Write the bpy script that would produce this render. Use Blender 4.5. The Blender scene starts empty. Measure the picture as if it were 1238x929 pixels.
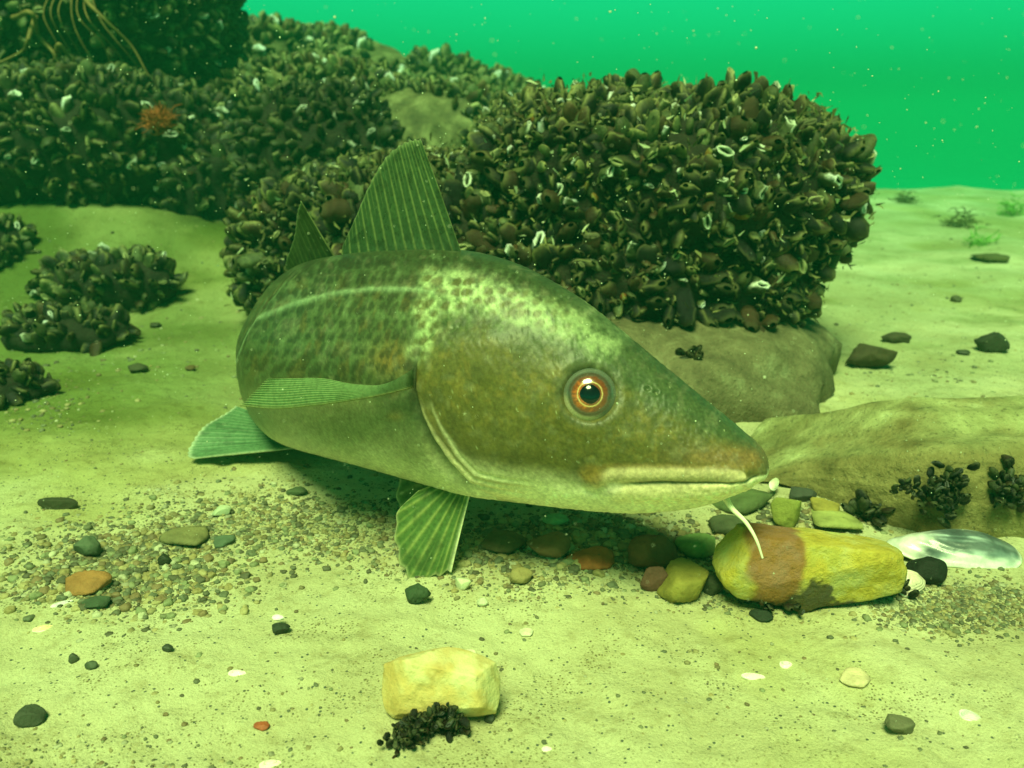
import bpy, math, random
import numpy as np
from mathutils import Vector, Matrix, Euler

random.seed(7)
RNG = np.random.default_rng(11)
SC = bpy.context.scene
COL = SC.collection
R = math.radians

# ------------------------------------------------------------------ camera
CAM_Z, PITCH, FPX = 0.25, R(16.8), 1072.0
cd = bpy.data.cameras.new('camera')
cam = bpy.data.objects.new('camera', cd)
COL.objects.link(cam)
cam.location = (0, 0, CAM_Z)
cam.rotation_euler = (R(90) - PITCH, 0, 0)
cd.sensor_width = 36.0
cd.lens = 36.0 * FPX / 1238.0
cd.clip_start, cd.clip_end = 0.01, 400.0
cd.dof.use_dof = True
cd.dof.focus_distance = 0.47
cd.dof.aperture_fstop = cd.lens / 2.4
SC.camera = cam

# ------------------------------------------------------------------ water light
SUN_EL, SUN_AZ = R(61), R(-165)          # azimuth the light comes from, seen from above, 0 = +Y
world = bpy.data.worlds.new('World')
SC.world = world
world.use_nodes = True
nt = world.node_tree
for n in list(nt.nodes): nt.nodes.remove(n)
sky = nt.nodes.new('ShaderNodeTexSky'); sky.sky_type = 'NISHITA'; sky.sun_disc = False
sky.sun_elevation = SUN_EL; sky.sun_rotation = SUN_AZ; sky.air_density = 1.0; sky.dust_density = 2.0
wm = nt.nodes.new('ShaderNodeMix'); wm.data_type = 'RGBA'; wm.blend_type = 'MULTIPLY'; wm.inputs[0].default_value = 1.0
wm.inputs[7].default_value = (0.045, 0.95, 0.30, 1)      # daylight filtered by the green water above
bg = nt.nodes.new('ShaderNodeBackground'); bg.inputs[1].default_value = 0.15
wo = nt.nodes.new('ShaderNodeOutputWorld')
tcw = nt.nodes.new('ShaderNodeTexCoord'); sx = nt.nodes.new('ShaderNodeSeparateXYZ'); mr = nt.nodes.new('ShaderNodeValToRGB')
for p_, v_ in ((.0, 1.0), (.03, 1.30), (.07, 1.75), (.12, 2.2), (.20, 2.1), (.35, 1.1), (.6, .30)):
    e_ = mr.color_ramp.elements.new(p_); e_.color = (v_ / 2.4, v_ / 2.4, v_ / 2.4, 1)
mr.color_ramp.elements.remove(mr.color_ramp.elements[-1])
nt.links.new(tcw.outputs['Generated'], sx.inputs[0]); nt.links.new(sx.outputs['Z'], mr.inputs[0])
dk = nt.nodes.new('ShaderNodeMix'); dk.data_type = 'RGBA'; dk.blend_type = 'MULTIPLY'; dk.inputs[0].default_value = 1.0
nt.links.new(sky.outputs[0], dk.inputs[6]); nt.links.new(mr.outputs[0], dk.inputs[7])      # light shaping added to the sky: brightest low down, dimmed overhead
nt.links.new(dk.outputs[2], wm.inputs[6]); nt.links.new(wm.outputs[2], bg.inputs[0]); nt.links.new(bg.outputs[0], wo.inputs[0])

sd = bpy.data.lights.new('sun', 'SUN'); sd.energy = 5.0; sd.angle = R(22); sd.color = (1.0, 0.93, 0.38)
sun = bpy.data.objects.new('sun', sd); COL.objects.link(sun)
sv = Vector((math.sin(SUN_AZ) * math.cos(SUN_EL), math.cos(SUN_AZ) * math.cos(SUN_EL), math.sin(SUN_EL)))
sun.rotation_euler = sv.to_track_quat('Z', 'Y').to_euler()
sun.location = (0, 0, 3)

vs = SC.view_settings
vs.view_transform = 'Standard'; vs.look = 'None'; vs.gamma = 1; vs.exposure = 0.50; vs.use_curve_mapping = False
SC.render.engine = 'CYCLES'
cy = SC.cycles
cy.use_denoising = True
try: cy.denoiser = 'OPENIMAGEDENOISE'
except Exception: pass
cy.max_bounces = 6; cy.diffuse_bounces = 3; cy.glossy_bounces = 2; cy.transmission_bounces = 3
cy.volume_bounces = 1; cy.transparent_max_bounces = 8
cy.use_adaptive_sampling = True; cy.adaptive_threshold = 0.01
cy.sample_clamp_indirect = 4

# ------------------------------------------------------------------ helpers
cF = np.array([0, math.cos(PITCH), -math.sin(PITCH)])
cU = np.array([0, math.sin(PITCH), math.cos(PITCH)])
cR = np.array([1.0, 0, 0])
CP = np.array([0, 0, CAM_Z])

def ray(x, y):
    return cF + cR * ((x - 619) / FPX) + cU * ((464.5 - y) / FPX)
def at(x, y, Y):
    d = ray(x, y); return CP + d * (Y / d[1])
def gnd(x, y, z=0.0):
    d = ray(x, y); return CP + d * ((z - CAM_Z) / d[2])
def proj(P):
    Q = P - CP
    w = Q @ cF
    return np.stack([619 + FPX * (Q @ cR) / w, 464.5 - FPX * (Q @ cU) / w], -1)

def _hash(ix, iy, iz, s):
    h = (ix * 374761393 + iy * 668265263 + iz * 2147483647 + s * 144665) & 0xffffffff
    h = ((h ^ (h >> 13)) * 1274126177) & 0xffffffff
    h = h ^ (h >> 16)
    return (h & 0xffff) / 65535.0
def noise(P, scale=1.0, seed=0):
    P = np.asarray(P, float) * scale
    i = np.floor(P).astype(np.int64); f = P - i; f = f * f * (3 - 2 * f)
    out = 0
    for dx in (0, 1):
        for dy in (0, 1):
            for dz in (0, 1):
                w = (f[..., 0] if dx else 1 - f[..., 0]) * (f[..., 1] if dy else 1 - f[..., 1]) * (f[..., 2] if dz else 1 - f[..., 2])
                out = out + w * _hash(i[..., 0] + dx, i[..., 1] + dy, i[..., 2] + dz, seed)
    return out * 2 - 1
def fbm(P, scale, seed=0, octs=4):
    a, o, t = 1.0, 0, 0
    for k in range(octs):
        o = o + a * noise(P, scale * 2 ** k, seed + k * 17); t += a; a *= .5
    return o / t
def sst(a, b, x):
    t = np.clip((x - a) / (b - a), 0, 1); return t * t * (3 - 2 * t)

def mesh(name, V, F, C=None, smooth=True, mats=(), parent=None, link=True, mi=None):
    V = np.asarray(V, np.float32); F = np.asarray(F, np.int32)
    me = bpy.data.meshes.new(name)
    n, k = F.shape
    me.vertices.add(len(V)); me.vertices.foreach_set('co', V.ravel())
    me.loops.add(n * k); me.loops.foreach_set('vertex_index', F.ravel())
    me.polygons.add(n)
    me.polygons.foreach_set('loop_start', np.arange(0, n * k, k, dtype=np.int32))
    if smooth: me.polygons.foreach_set('use_smooth', np.ones(n, bool))
    if mi is not None: me.polygons.foreach_set('material_index', np.asarray(mi, np.int32))
    if C is not None:
        a = me.attributes.new('Col', 'FLOAT_COLOR', 'POINT')
        C = np.asarray(C, np.float32)
        if C.shape[1] == 3: C = np.concatenate([C, np.ones((len(C), 1), np.float32)], 1)
        a.data.foreach_set('color', C.ravel())
    me.update(calc_edges=True); me.validate()
    for m in mats: me.materials.append(m)
    if not link: return me
    o = bpy.data.objects.new(name, me); COL.objects.link(o)
    if parent: o.parent = parent
    return o
def tag(o, label=None, cat=None, group=None, kind=None):
    if label: o['label'] = label
    if cat: o['category'] = cat
    if group: o['group'] = group
    if kind: o['kind'] = kind
    return o
def grid_faces(nu, nv, wrap=False):
    i = np.arange(nu - 1)[:, None]; j = np.arange(nv if wrap else nv - 1)[None, :]
    jn = (j + 1) % nv
    a = i * nv + j; b = i * nv + jn; c = (i + 1) * nv + jn; d = (i + 1) * nv + j
    return np.stack([a, b, c, d], -1).reshape(-1, 4)
_ico = {}
def ico(sub):
    if sub not in _ico:
        import bmesh
        bm = bmesh.new(); bmesh.ops.create_icosphere(bm, subdivisions=sub, radius=1)
        V = np.array([v.co[:] for v in bm.verts]); F = np.array([[v.index for v in f.verts] for f in bm.faces]); bm.free()
        _ico[sub] = (V, F)
    return _ico[sub]
def tube(path, rad, k=8):
    path = np.asarray(path, float); rad = np.asarray(rad, float) * np.ones(len(path))
    T = np.gradient(path, axis=0); T /= np.linalg.norm(T, axis=1)[:, None] + 1e-9
    ref = np.array([0.3, 0.2, 1.0]); A = np.cross(T, ref); A /= np.linalg.norm(A, axis=1)[:, None] + 1e-9; B = np.cross(T, A)
    th = np.linspace(0, 2 * np.pi, k, endpoint=False)
    V = path[:, None] + rad[:, None, None] * (np.cos(th)[None, :, None] * A[:, None] + np.sin(th)[None, :, None] * B[:, None])
    return V.reshape(-1, 3), grid_faces(len(path), k, True)
def smooth_curve(pts, n):
    pts = np.asarray(pts, float)
    d = np.r_[0, np.cumsum(np.linalg.norm(np.diff(pts, axis=0), axis=1))]; d /= d[-1]
    return spline(d, pts, np.linspace(0, 1, n))
def spline(x, Y, xs):
    """monotone-ish cubic hermite through the points, Y (n,k)"""
    x = np.asarray(x, float); Y = np.asarray(Y, float)
    if Y.ndim == 1: return spline(x, Y[:, None], xs)[:, 0]
    h = np.diff(x); dl = np.diff(Y, axis=0) / h[:, None]
    m = np.zeros_like(Y); m[0] = dl[0]; m[-1] = dl[-1]
    m[1:-1] = (dl[:-1] * h[1:, None] + dl[1:] * h[:-1, None]) / (h[:-1] + h[1:])[:, None]
    i = np.clip(np.searchsorted(x, xs, side='right') - 1, 0, len(x) - 2)
    t = ((xs - x[i]) / h[i])[:, None]; hh = h[i][:, None]
    return ((2*t**3-3*t**2+1)*Y[i] + (t**3-2*t**2+t)*hh*m[i] + (-2*t**3+3*t**2)*Y[i+1] + (t**3-t**2)*hh*m[i+1])
def dseg(P, poly):
    """distance in the chart from points (n,2) to a polyline; also signed side and parameter"""
    best = np.full(len(P), 1e9); side = np.zeros(len(P)); par = np.zeros(len(P))
    poly = np.asarray(poly, float)
    for k in range(len(poly) - 1):
        a, b = poly[k], poly[k + 1]; ab = b - a; L2 = ab @ ab
        t = np.clip(((P - a) @ ab) / L2, 0, 1); q = a + t[:, None] * ab
        d = np.linalg.norm(P - q, axis=1); cr = ab[0] * (P[:, 1] - a[1]) - ab[1] * (P[:, 0] - a[0])
        m = d < best; best[m] = d[m]; side[m] = np.sign(cr[m]); par[m] = (k + t[m]) / (len(poly) - 1)
    return best, side, par

# ------------------------------------------------------------------ materials
class M:
    def __init__(s, name):
        s.m = bpy.data.materials.new(name); s.m.use_nodes = True; s.t = s.m.node_tree
        s.b = s.t.nodes['Principled BSDF']; s.out = s.t.nodes['Material Output']
    def n(s, ty, **kw):
        x = s.t.nodes.new(ty)
        for k, v in kw.items():
            if k.startswith('i_'): x.inputs[int(k[2:]) if k[2:].isdigit() else k[2:]].default_value = v
            else: setattr(x, k, v)
        return x
    def l(s, a, b): s.t.links.new(a, b)
    def coord(s): return s.n('ShaderNodeTexCoord').outputs['Object']
    def noise(s, scale, detail=4, rough=.6, vec=None):
        x = s.n('ShaderNodeTexNoise'); x.inputs['Scale'].default_value = scale; x.inputs['Detail'].default_value = detail
        x.inputs['Roughness'].default_value = rough; s.l(vec or s.coord(), x.inputs['Vector']); return x.outputs['Fac']
    def voro(s, scale, feature='F1', vec=None):
        x = s.n('ShaderNodeTexVoronoi', feature=feature); x.inputs['Scale'].default_value = scale
        s.l(vec or s.coord(), x.inputs['Vector']); return x
    def ramp(s, fac, stops):
        x = s.n('ShaderNodeValToRGB'); e = x.color_ramp.elements
        while len(e) > 1: e.remove(e[-1])
        e[0].position = stops[0][0]; e[0].color = (*stops[0][1], 1)
        for p, c in stops[1:]:
            q = e.new(p); q.color = (*c, 1)
        s.l(fac, x.inputs[0]); return x.outputs[0]
    def mix(s, fac, a, b, mode='MIX'):
        x = s.n('ShaderNodeMix', data_type='RGBA', blend_type=mode)
        for sock, v in ((x.inputs[0], fac), (x.inputs[6], a), (x.inputs[7], b)):
            if hasattr(v, 'is_output'): s.l(v, sock)
            else: sock.default_value = v if isinstance(v, (int, float)) else (*v, 1)
        return x.outputs[2]
    def bump(s, h, strength=.5, dist=.002, prev=None):
        x = s.n('ShaderNodeBump'); x.inputs['Strength'].default_value = strength; x.inputs['Distance'].default_value = dist
        s.l(h, x.inputs['Height'])
        if prev: s.l(prev, x.inputs['Normal'])
        return x.outputs[0]
    def col(s): return s.n('ShaderNodeAttribute', attribute_name='Col').outputs['Color']
    def fin(s, c, rough=.8, nrm=None, spec=.3):
        if hasattr(c, 'is_output'): s.l(c, s.b.inputs['Base Color'])
        else: s.b.inputs['Base Color'].default_value = (*c, 1)
        s.b.inputs['Roughness'].default_value = rough; s.b.inputs['Specular IOR Level'].default_value = spec
        if nrm: s.l(nrm, s.b.inputs['Normal'])
        return s.m

G3 = lambda v: (v, v, v)
# sand
m = M('sand')
c = m.ramp(m.noise(9, 5, .6), [(.3, (.52, .47, .27)), (.5, (.64, .60, .37)), (.7, (.70, .67, .44))])
c = m.mix(m.ramp(m.noise(900, 2, .7), [(.35, G3(.0)), (.65, G3(1.0))]), m.mix(.25, c, (.30, .24, .11)), c)
v = m.voro(420)
sp = m.ramp(v.outputs['Distance'], [(.0, G3(1)), (.26, G3(1)), (.34, G3(0))])
pick = m.ramp(v.outputs['Color'], [(.80, G3(0)), (.82, G3(1))])
grain = m.ramp(m.voro(420).outputs['Color'], [(.2, (.10, .075, .04)), (.5, (.25, .17, .07)), (.8, (.10, .12, .09))])
amt = m.mix(1.0, sp, pick, 'MULTIPLY')
c = m.mix(amt, c, grain)
patch = m.ramp(m.noise(22, 7, .75), [(.47, G3(0)), (.60, G3(1))])
v2 = m.voro(650)
sp2 = m.ramp(v2.outputs['Distance'], [(.0, G3(1)), (.3, G3(1)), (.4, G3(0))])
c = m.mix(m.mix(1.0, sp2, m.mix(1.0, patch, m.ramp(v2.outputs['Color'], [(.45, G3(0)), (.5, G3(1))]), 'MULTIPLY'), 'MULTIPLY'), c, (.17, .14, .06))
c = m.mix(m.ramp(m.noise(60, 7, .8), [(.52, G3(0)), (.66, G3(.5))]), c, (.30, .24, .10))
c = m.mix(1.0, c, m.col(), 'MULTIPLY')
nb = m.bump(m.noise(1100, 3, .7), .7, .0010)
nb = m.bump(m.noise(130, 6, .7), .6, .005, nb)
SAND = m.fin(c, .92, nb, .2)

def stone_mat(name, stops, scale=60, speck=None, rough=.75, bumpd=.0015, colattr=False):
    m = M(name)
    c = m.ramp(m.noise(scale, 6, .65), stops)
    if colattr: c = m.mix(1.0, c, m.col(), 'MULTIPLY')
    if speck:
        v = m.voro(scale * 7)
        a = m.mix(1.0, m.ramp(v.outputs['Distance'], [(.2, G3(1)), (.35, G3(0))]), m.ramp(v.outputs['Color'], [(.9, G3(0)), (.93, G3(1))]), 'MULTIPLY')
        c = m.mix(a, c, speck)
    if scale < 40: c = m.mix(m.ramp(m.noise(scale * 7, 7, .85), [(.54, G3(0)), (.62, G3(.75))]), c, (.055, .055, .022)); c = m.mix(m.ramp(m.noise(scale * 11, 5, .8), [(.60, G3(0)), (.68, G3(.55))]), c, (.46, .44, .22))
    nb = m.bump(m.noise(scale * 10, 4, .7), .7, bumpd * .7)
    nb = m.bump(m.noise(scale * 1.5, 5, .6), .5, bumpd * 2, nb)
    return m.fin(c, rough, nb, .3)
WHITE = (1, 1, 1)
m = M('stone_by_colour')      # individual pebbles: colour attribute times mottling
c = m.mix(1.0, m.col(), m.ramp(m.noise(180, 5, .7), [(.3, G3(.6)), (.5, G3(.95)), (.7, G3(1.15))]), 'MULTIPLY')
PEB = m.fin(c, .6, m.bump(m.noise(900, 4, .7), .4, .0006), .35)
m = M('mussel_shell')
c = m.mix(1.0, m.col(), m.ramp(m.noise(260, 5, .75), [(.3, G3(.35)), (.5, G3(.9)), (.68, G3(1.25))]), 'MULTIPLY')
c = m.mix(m.ramp(m.noise(300, 5, .8), [(.60, G3(0)), (.68, G3(.35))]), c, (.09, .085, .03))
MUS = m.fin(c, .5, m.bump(m.noise(700, 4, .8), .6, .0012), .28)
ROCKCORE = stone_mat('dark_rock', [(.3, (.008, .007, .004)), (.6, (.022, .018, .009)), (.75, (.06, .045, .022))], 60, bumpd=.004)
SILTROCK = stone_mat('silty_rock', [(.3, (.05, .045, .02)), (.5, (.13, .12, .05)), (.75, (.30, .28, .13))], 30, bumpd=.004)
ROCKBASE = stone_mat('brown_rock', [(.3, (.07, .06, .03)), (.45, (.13, .11, .055)), (.56, (.18, .155, .08)), (.7, (.26, .25, .14))], 34, (.09, .08, .04), bumpd=.004)
SLAB = stone_mat('tan_slab', [(.3, (.14, .135, .055)), (.45, (.23, .215, .09)), (.58, (.31, .29, .13)), (.7, (.42, .41, .21))], 38, (.12, .10, .04), colattr=True, bumpd=.004)
YEL = stone_mat('yellow_stone', [(.3, (.36, .25, .035)), (.45, (.52, .39, .06)), (.56, (.56, .45, .13)), (.68, (.50, .50, .17)), (.8, (.66, .60, .28))], 45, None, colattr=True, bumpd=.003)
PALE = stone_mat('pale_stone', [(.3, (.60, .48, .22)), (.5, (.72, .62, .33)), (.7, (.76, .70, .42))], 40, (.45, .36, .14), colattr=True)
ANY = stone_mat('mottled_stone', [(.3, G3(.6)), (.5, G3(1)), (.7, G3(1.3))], 55, (.10, .09, .05), colattr=True)

# ------------------------------------------------------------------ sea bed
def ground_h(x, y):
    P = np.stack([x, y, np.zeros_like(x)], -1)
    near = np.exp(-np.maximum(0, np.hypot(x, y - .6) - 1.5) / 2)
    h = .010 * fbm(P, 3.3, 3, 3) + (.0055 * fbm(P, 16, 5, 4) + .0016 * fbm(P, 110, 9, 2)) * near
    h = h - .010 * fbm(np.array([[0, .55, 0.]]), 3.3, 3, 3)[0]
    # low banks of sand under the reef on the left
    def bump(cx, cy, rx, ry, hh): return hh * np.exp(-(((x - cx) / rx) ** 2 + ((y - cy) / ry) ** 2))
    h = h + bump(-.66, 1.42, .26, .20, .105) + bump(-.30, 1.45, .2, .22, .05) + bump(-1.2, 1.7, .5, .5, .12)
    h = h + .012 * fbm(P, 6, 21, 3) * sst(1.0, 1.6, y)
    # crest of the bank, then the drop-off
    crest = 3.25 + .12 * np.sin(x * 1.1) 
    d = np.maximum(0, y - crest)
    h = h - 2.3 * (1 - np.exp(-(d / 1.6) ** 1.6))
    return h
def axis(lo, hi, c, near, step, grow=1.045):
    a = [c]; s = step
    while a[-1] < hi:
        if a[-1] - c > near: s *= grow
        a.append(a[-1] + s)
    b = [c]; s = step
    while b[-1] > lo:
        if c - b[-1] > near: s *= grow
        b.append(b[-1] - s)
    return np.array(b[::-1][:-1] + a)
gx = axis(-110, 110, 0, .55, .0032); gy = axis(-12, 120, .55, .35, .0032, 1.035)
GX, GY = np.meshgrid(gx, gy, indexing='ij')
GZ = ground_h(GX.ravel(), GY.ravel())
GV = np.stack([GX.ravel(), GY.ravel(), GZ], 1)
# broad natural stains in the sand: brown silt in hollows, pale washed sand elsewhere
st = fbm(GV * [1, 1, 0], 7, 41, 4)
GC = np.ones((len(GV), 3)) * (1 - .22 * sst(.05, .5, st))[:, None]
GC[:, 2] *= 1 - .25 * sst(.0, .5, st)
silt = sst(-.45, .30, fbm(GV * [1, 1, 0], 5, 43, 5)) * (.30 + .70 * sst(.42, .75, GV[:, 1])) * (.45 + .55 * sst(.1, -.25, GV[:, 0]) if False else .45 + .55 * (1 - sst(-.45, -.05, GV[:, 0])))
silt = np.maximum(silt, .6 * sst(.1, .4, fbm(GV * [1, 2.5, 0], 11, 45, 5)) * sst(.8, 1.0, GV[:, 1]))
film = sst(.85, 1.25, GV[:, 1]) * (1 - sst(-.35, -.10, GV[:, 0])) * sst(-.7, .1, fbm(GV, 4, 47, 4))     # brown-green film on the bank below the reef
GC = GC * (1 - .42 * film[:, None] * np.array([.9, .85, 1.1]))
fl2 = sst(.40, .70, GV[:, 1]) * (1 - sst(-.42, -.12, GV[:, 0])); GC = GC * (1 - fl2[:, None] * np.array([.26, .18, .38]))
GC = GC * (1 - silt[:, None] * np.array([.62, .52, .72]))
o = mesh('seabed', GV, grid_faces(len(gx), len(gy))[:, ::-1], GC, mats=[SAND]); tag(o, kind='structure')

def gz(x, y): return float(ground_h(np.array([x]), np.array([y]))[0])
def gpt(px, py):
    p = gnd(px, py)
    for _ in range(12): p = gnd(px, py, gz(p[0], p[1]))
    return p

# water with suspended matter, one closed body round everything
V, F = ico(1)
bv = np.array([[x, y, z] for x in (-115, 115) for y in (-14, 125) for z in (-3.6, 1.25)], float)
bf = np.array([[0,1,3,2],[4,6,7,5],[0,4,5,1],[2,3,7,6],[0,2,6,4],[1,5,7,3]])
hz = mesh('haze', bv, bf, smooth=False)
hm = bpy.data.materials.new('haze'); hm.use_nodes = True
for n in list(hm.node_tree.nodes):
    if n.type == 'BSDF_PRINCIPLED': hm.node_tree.nodes.remove(n)
pv = hm.node_tree.nodes.new('ShaderNodeVolumePrincipled')
pv.inputs['Color'].default_value = (.012, .14, .080, 1); pv.inputs['Absorption Color'].default_value = (.0, .79, .70, 1); pv.inputs['Density'].default_value = .24; pv.inputs['Anisotropy'].default_value = .0
hm.node_tree.links.new(pv.outputs[0], hm.node_tree.nodes['Material Output'].inputs['Volume'])
hz.data.materials.append(hm)
tag(hz, kind='stuff')

# ------------------------------------------------------------------ the cod
# stations: chart x, y of back, y of belly, distance; half width
ST = [  # x     ytop ybot  Y     w
    (928, 567, 575, .4178, .0045),
    (926, 557, 577, .4182, .0092),
    (920,   546, 579.5, .4190, .0130),
    (910,   536, 583.5, .4206, .0165),
    (899,   527, 588, .4223, .0190),
    (886,   515, 595, .4245, .0212),
    (852,   488, 607, .4300, .0255),
    (814,   457, 612, .4365, .0290),
    (777,   427, 614, .4430, .0335),
    (740,   397, 612, .4500, .0375),
    (703,   368, 608, .4575, .0410),
    (666,   345, 603, .4655, .0445),
    (630,   326, 598, .4740, .0475),
    (592,   312, 593, .4840, .0505),
    (555,   304, 583, .4950, .0525),
    (515,   302, 571, .5090, .0540),
    (475,   303, 560, .5270, .0545),
    (440,   305, 552, .5480, .0545),
    (410,   309, 546, .5760, .0540),
    (388,   314, 541, .6100, .0530),
    (374,   321, 535, .6450, .0510),
    (364,   329, 526, .6850, .0480),
    (358,   337, 515, .7300, .0430),
    (356,   345, 500, .7800, .0370),
    (358,   353, 484, .8300, .0300),
    (364,   360, 468, .8750, .0225),
    (372,   366, 452, .9150, .0160),
    (382,   370, 440, .9500, .0110),
]
S = np.array(ST, float)
Dp = np.array([at(a, b, d) for a, b, c, d, w in ST]); Vp = np.array([at(a, c, d) for a, b, c, d, w in ST])
Vp[:, 2] = np.maximum(Vp[:, 2], .004)
mid = (Dp + Vp) / 2
arc = np.r_[0, np.cumsum(np.linalg.norm(np.diff(mid, axis=0), axis=1))]
NS, NT = 900, 300
ss = arc[-1] * (np.linspace(0, 1, NS) ** 1.25)
pack = spline(arc, np.concatenate([Dp, Vp, S[:, 4:5]], 1), ss)
# gentle smoothing away from the snout
def gsm(a, k):
    w = np.exp(-np.linspace(-2, 2, 2 * k + 1) ** 2); w /= w.sum()
    p = np.pad(a, ((k, k), (0, 0)), mode='reflect', reflect_type='odd'); return np.stack([np.convolve(p[:, i], w, 'valid') for i in range(a.shape[1])], 1)
sm = gsm(pack, 18); wgt = sst(.01, .03, ss)[:, None]
pack = pack * (1 - wgt) + sm * wgt
D, Vn, Wd = pack[:, :3], pack[:, 3:6], pack[:, 6]
ctr = (D + Vn) / 2
T = np.gradient(ctr, axis=0); T = gsm(T, 30); T[:, 2] = 0; T /= np.linalg.norm(T, axis=1)[:, None]
Lt = np.stack([T[:, 1], -T[:, 0], np.zeros(NS)], 1)     # side direction
Lt *= np.where((Lt @ np.array([-.35, -1, 0])) < 0, -1, 1)[:, None]   # towards the near flank
th = np.linspace(0, 2 * np.pi, NT, endpoint=False)
hfrac = (1 - np.cos(th)) / 2
hf = hfrac
latf = np.sign(np.sin(th)) * np.abs(np.sin(th)) ** .82
# lower half of the head a little fuller, back a little narrower
latf = latf * (1.03 - .20 * sst(.55, 1.0, hf))
P = Vn[:, None] + (D - Vn)[:, None] * hf[None, :, None] + (Wd[:, None] * latf[None])[..., None] * Lt[:, None]
def normals(P):
    du = np.gradient(P, axis=0); dv = np.roll(P, -1, 1) - np.roll(P, 1, 1)
    n = np.cross(du, dv); n /= np.linalg.norm(n, axis=-1)[..., None] + 1e-12
    c = P.mean(1, keepdims=True); s = np.sign((n * (P - c)).sum(-1, keepdims=True).mean(1, keepdims=True)); return n * s
N = normals(P)
# chart: the near flank unrolled; the far flank uses the same coordinates mirrored
ch = proj(P.reshape(-1, 3)).reshape(NS, NT, 2)
half = NT // 2
mir = (NT - np.arange(NT)) % NT
near = th <= np.pi
ch = np.where(near[None, :, None], ch, ch[:, mir])
X, Yc = ch[..., 0], ch[..., 1]
# past the bend the chart is carried on along the body
beyond = ss[:, None] > arc[17]
Xb = 440 - (ss[:, None] - arc[17]) / .00050 + 0 * X
X = np.where(beyond, np.minimum(X, Xb), X)
hh = np.broadcast_to(hf[None], X.shape)
ybl = proj(Vn)[:, 1][:, None]; ytl = proj(D)[:, 1][:, None]
CH = np.stack([X.ravel(), Yc.ravel()], 1)
Xr, Yr, H = CH[:, 0], CH[:, 1], hh.ravel()
Sr = np.broadcast_to(ss[:, None], X.shape).ravel()
n3 = np.stack([Xr * .01, Yr * .01, 0 * Xr], 1)
disp = np.zeros(len(Xr))
sidefade = sst(.03, .10, H) * (1 - sst(.93, .985, H))
# gill cover edge
GILL = [(556, 396), (530, 400), (514, 414), (505, 440), (504, 470), (511, 500), (524, 527), (545, 558), (570, 582), (600, 590), (640, 600)]
dg, sg, pg = dseg(CH, GILL)
inside = Xr > np.interp(Yr, [396, 414, 440, 470, 500, 527, 558, 582, 600], [540, 514, 505, 504, 511, 524, 545, 570, 600])
head = (Xr > 480) & (Xr < 700)
sgd = np.where(inside, dg, -dg)
gk = sst(380, 420, Yr)
gmask = (Xr > 440) * (1 - sst(600, 665, Xr)) * sidefade * gk * (1 - sst(575, 600, Yr) * .7)
disp += gmask * (.0032 * sst(-2, 3, sgd) * (1 - sst(30, 130, sgd)) - .0028 * np.exp(-((sgd + 7) / 7) ** 2))
# branchiostegal folds along the lower edge of the cover
for off, amp in ((9, .0011), (17, .0009)):
    w = sst(490, 540, Yr) * (1 - sst(.30, .42, H))
    disp -= gmask * w * amp * np.exp(-((sgd - off) / 1.8) ** 2)
PRE = [(648, 500), (640, 530), (650, 560), (680, 585), (705, 592)]
dp_, _, _ = dseg(CH, PRE); disp -= .0006 * np.exp(-(dp_ / 7) ** 2) * sidefade
# mouth
MOUTH = [(731, 597), (742, 589), (762, 584.5), (800, 583.5), (840, 584.5), (882, 584), (902, 580.5), (915, 576.5)]
dm, smo, _ = dseg(CH, MOUTH)
mk = (Xr > 735).astype(float)
disp -= .0013 * np.exp(-(dm / 1.8) ** 2) * sst(736, 775, Xr)
UP = [(722, 581), (740, 575.5), (780, 573), (850, 574), (898, 574)]
du_, _, _ = dseg(CH, UP)
disp += .0016 * (1 - sst(1, 12, du_))
LO = [(742, 597), (800, 597), (860, 594), (900, 586)]
dl_, _, _ = dseg(CH, LO)
disp += .0015 * (1 - sst(2, 16, dl_))
MAX = [(716, 569), (716, 580)]
dx_, _, _ = dseg(CH, MAX)
disp += .0007 * (1 - sst(8, 14, dx_)) 
disp -= .0006 * np.exp(-((dx_ - 17) / 3.0) ** 2) * (Xr < 722)
# eye socket
EYE = np.array([712.5, 477.5])
de = np.linalg.norm(CH - EYE, axis=1)
disp -= .0030 * (1 - sst(28, 36, de))
disp += .0008 * np.exp(-((de - 43) / 8) ** 2)
# nostrils
for nx, ny in ((783, 470), (793, 474)):
    dn = np.linalg.norm((CH - [nx, ny]) * [1, 1.3], axis=1); disp -= .0012 * np.exp(-(dn / 2.6) ** 2); disp += .0004 * np.exp(-((dn - 5) / 2) ** 2)
# lateral line, faint scales, skin unevenness
LAT = [(120, 470), (200, 440), (262, 425), (286, 404), (307, 386), (349, 370), (398, 356), (446, 350), (504, 350), (560, 362), (600, 380)]
dlat, slat, plat = dseg(CH, LAT)
disp += .0005 * np.exp(-(dlat / 3) ** 2) * (Xr < 560)
disp += .0007 * fbm(n3, 2.2, 60, 4) * sidefade + .00018 * noise(n3, 30, 66)
Pn = P.reshape(-1, 3) + N.reshape(-1, 3) * disp[:, None]

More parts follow.
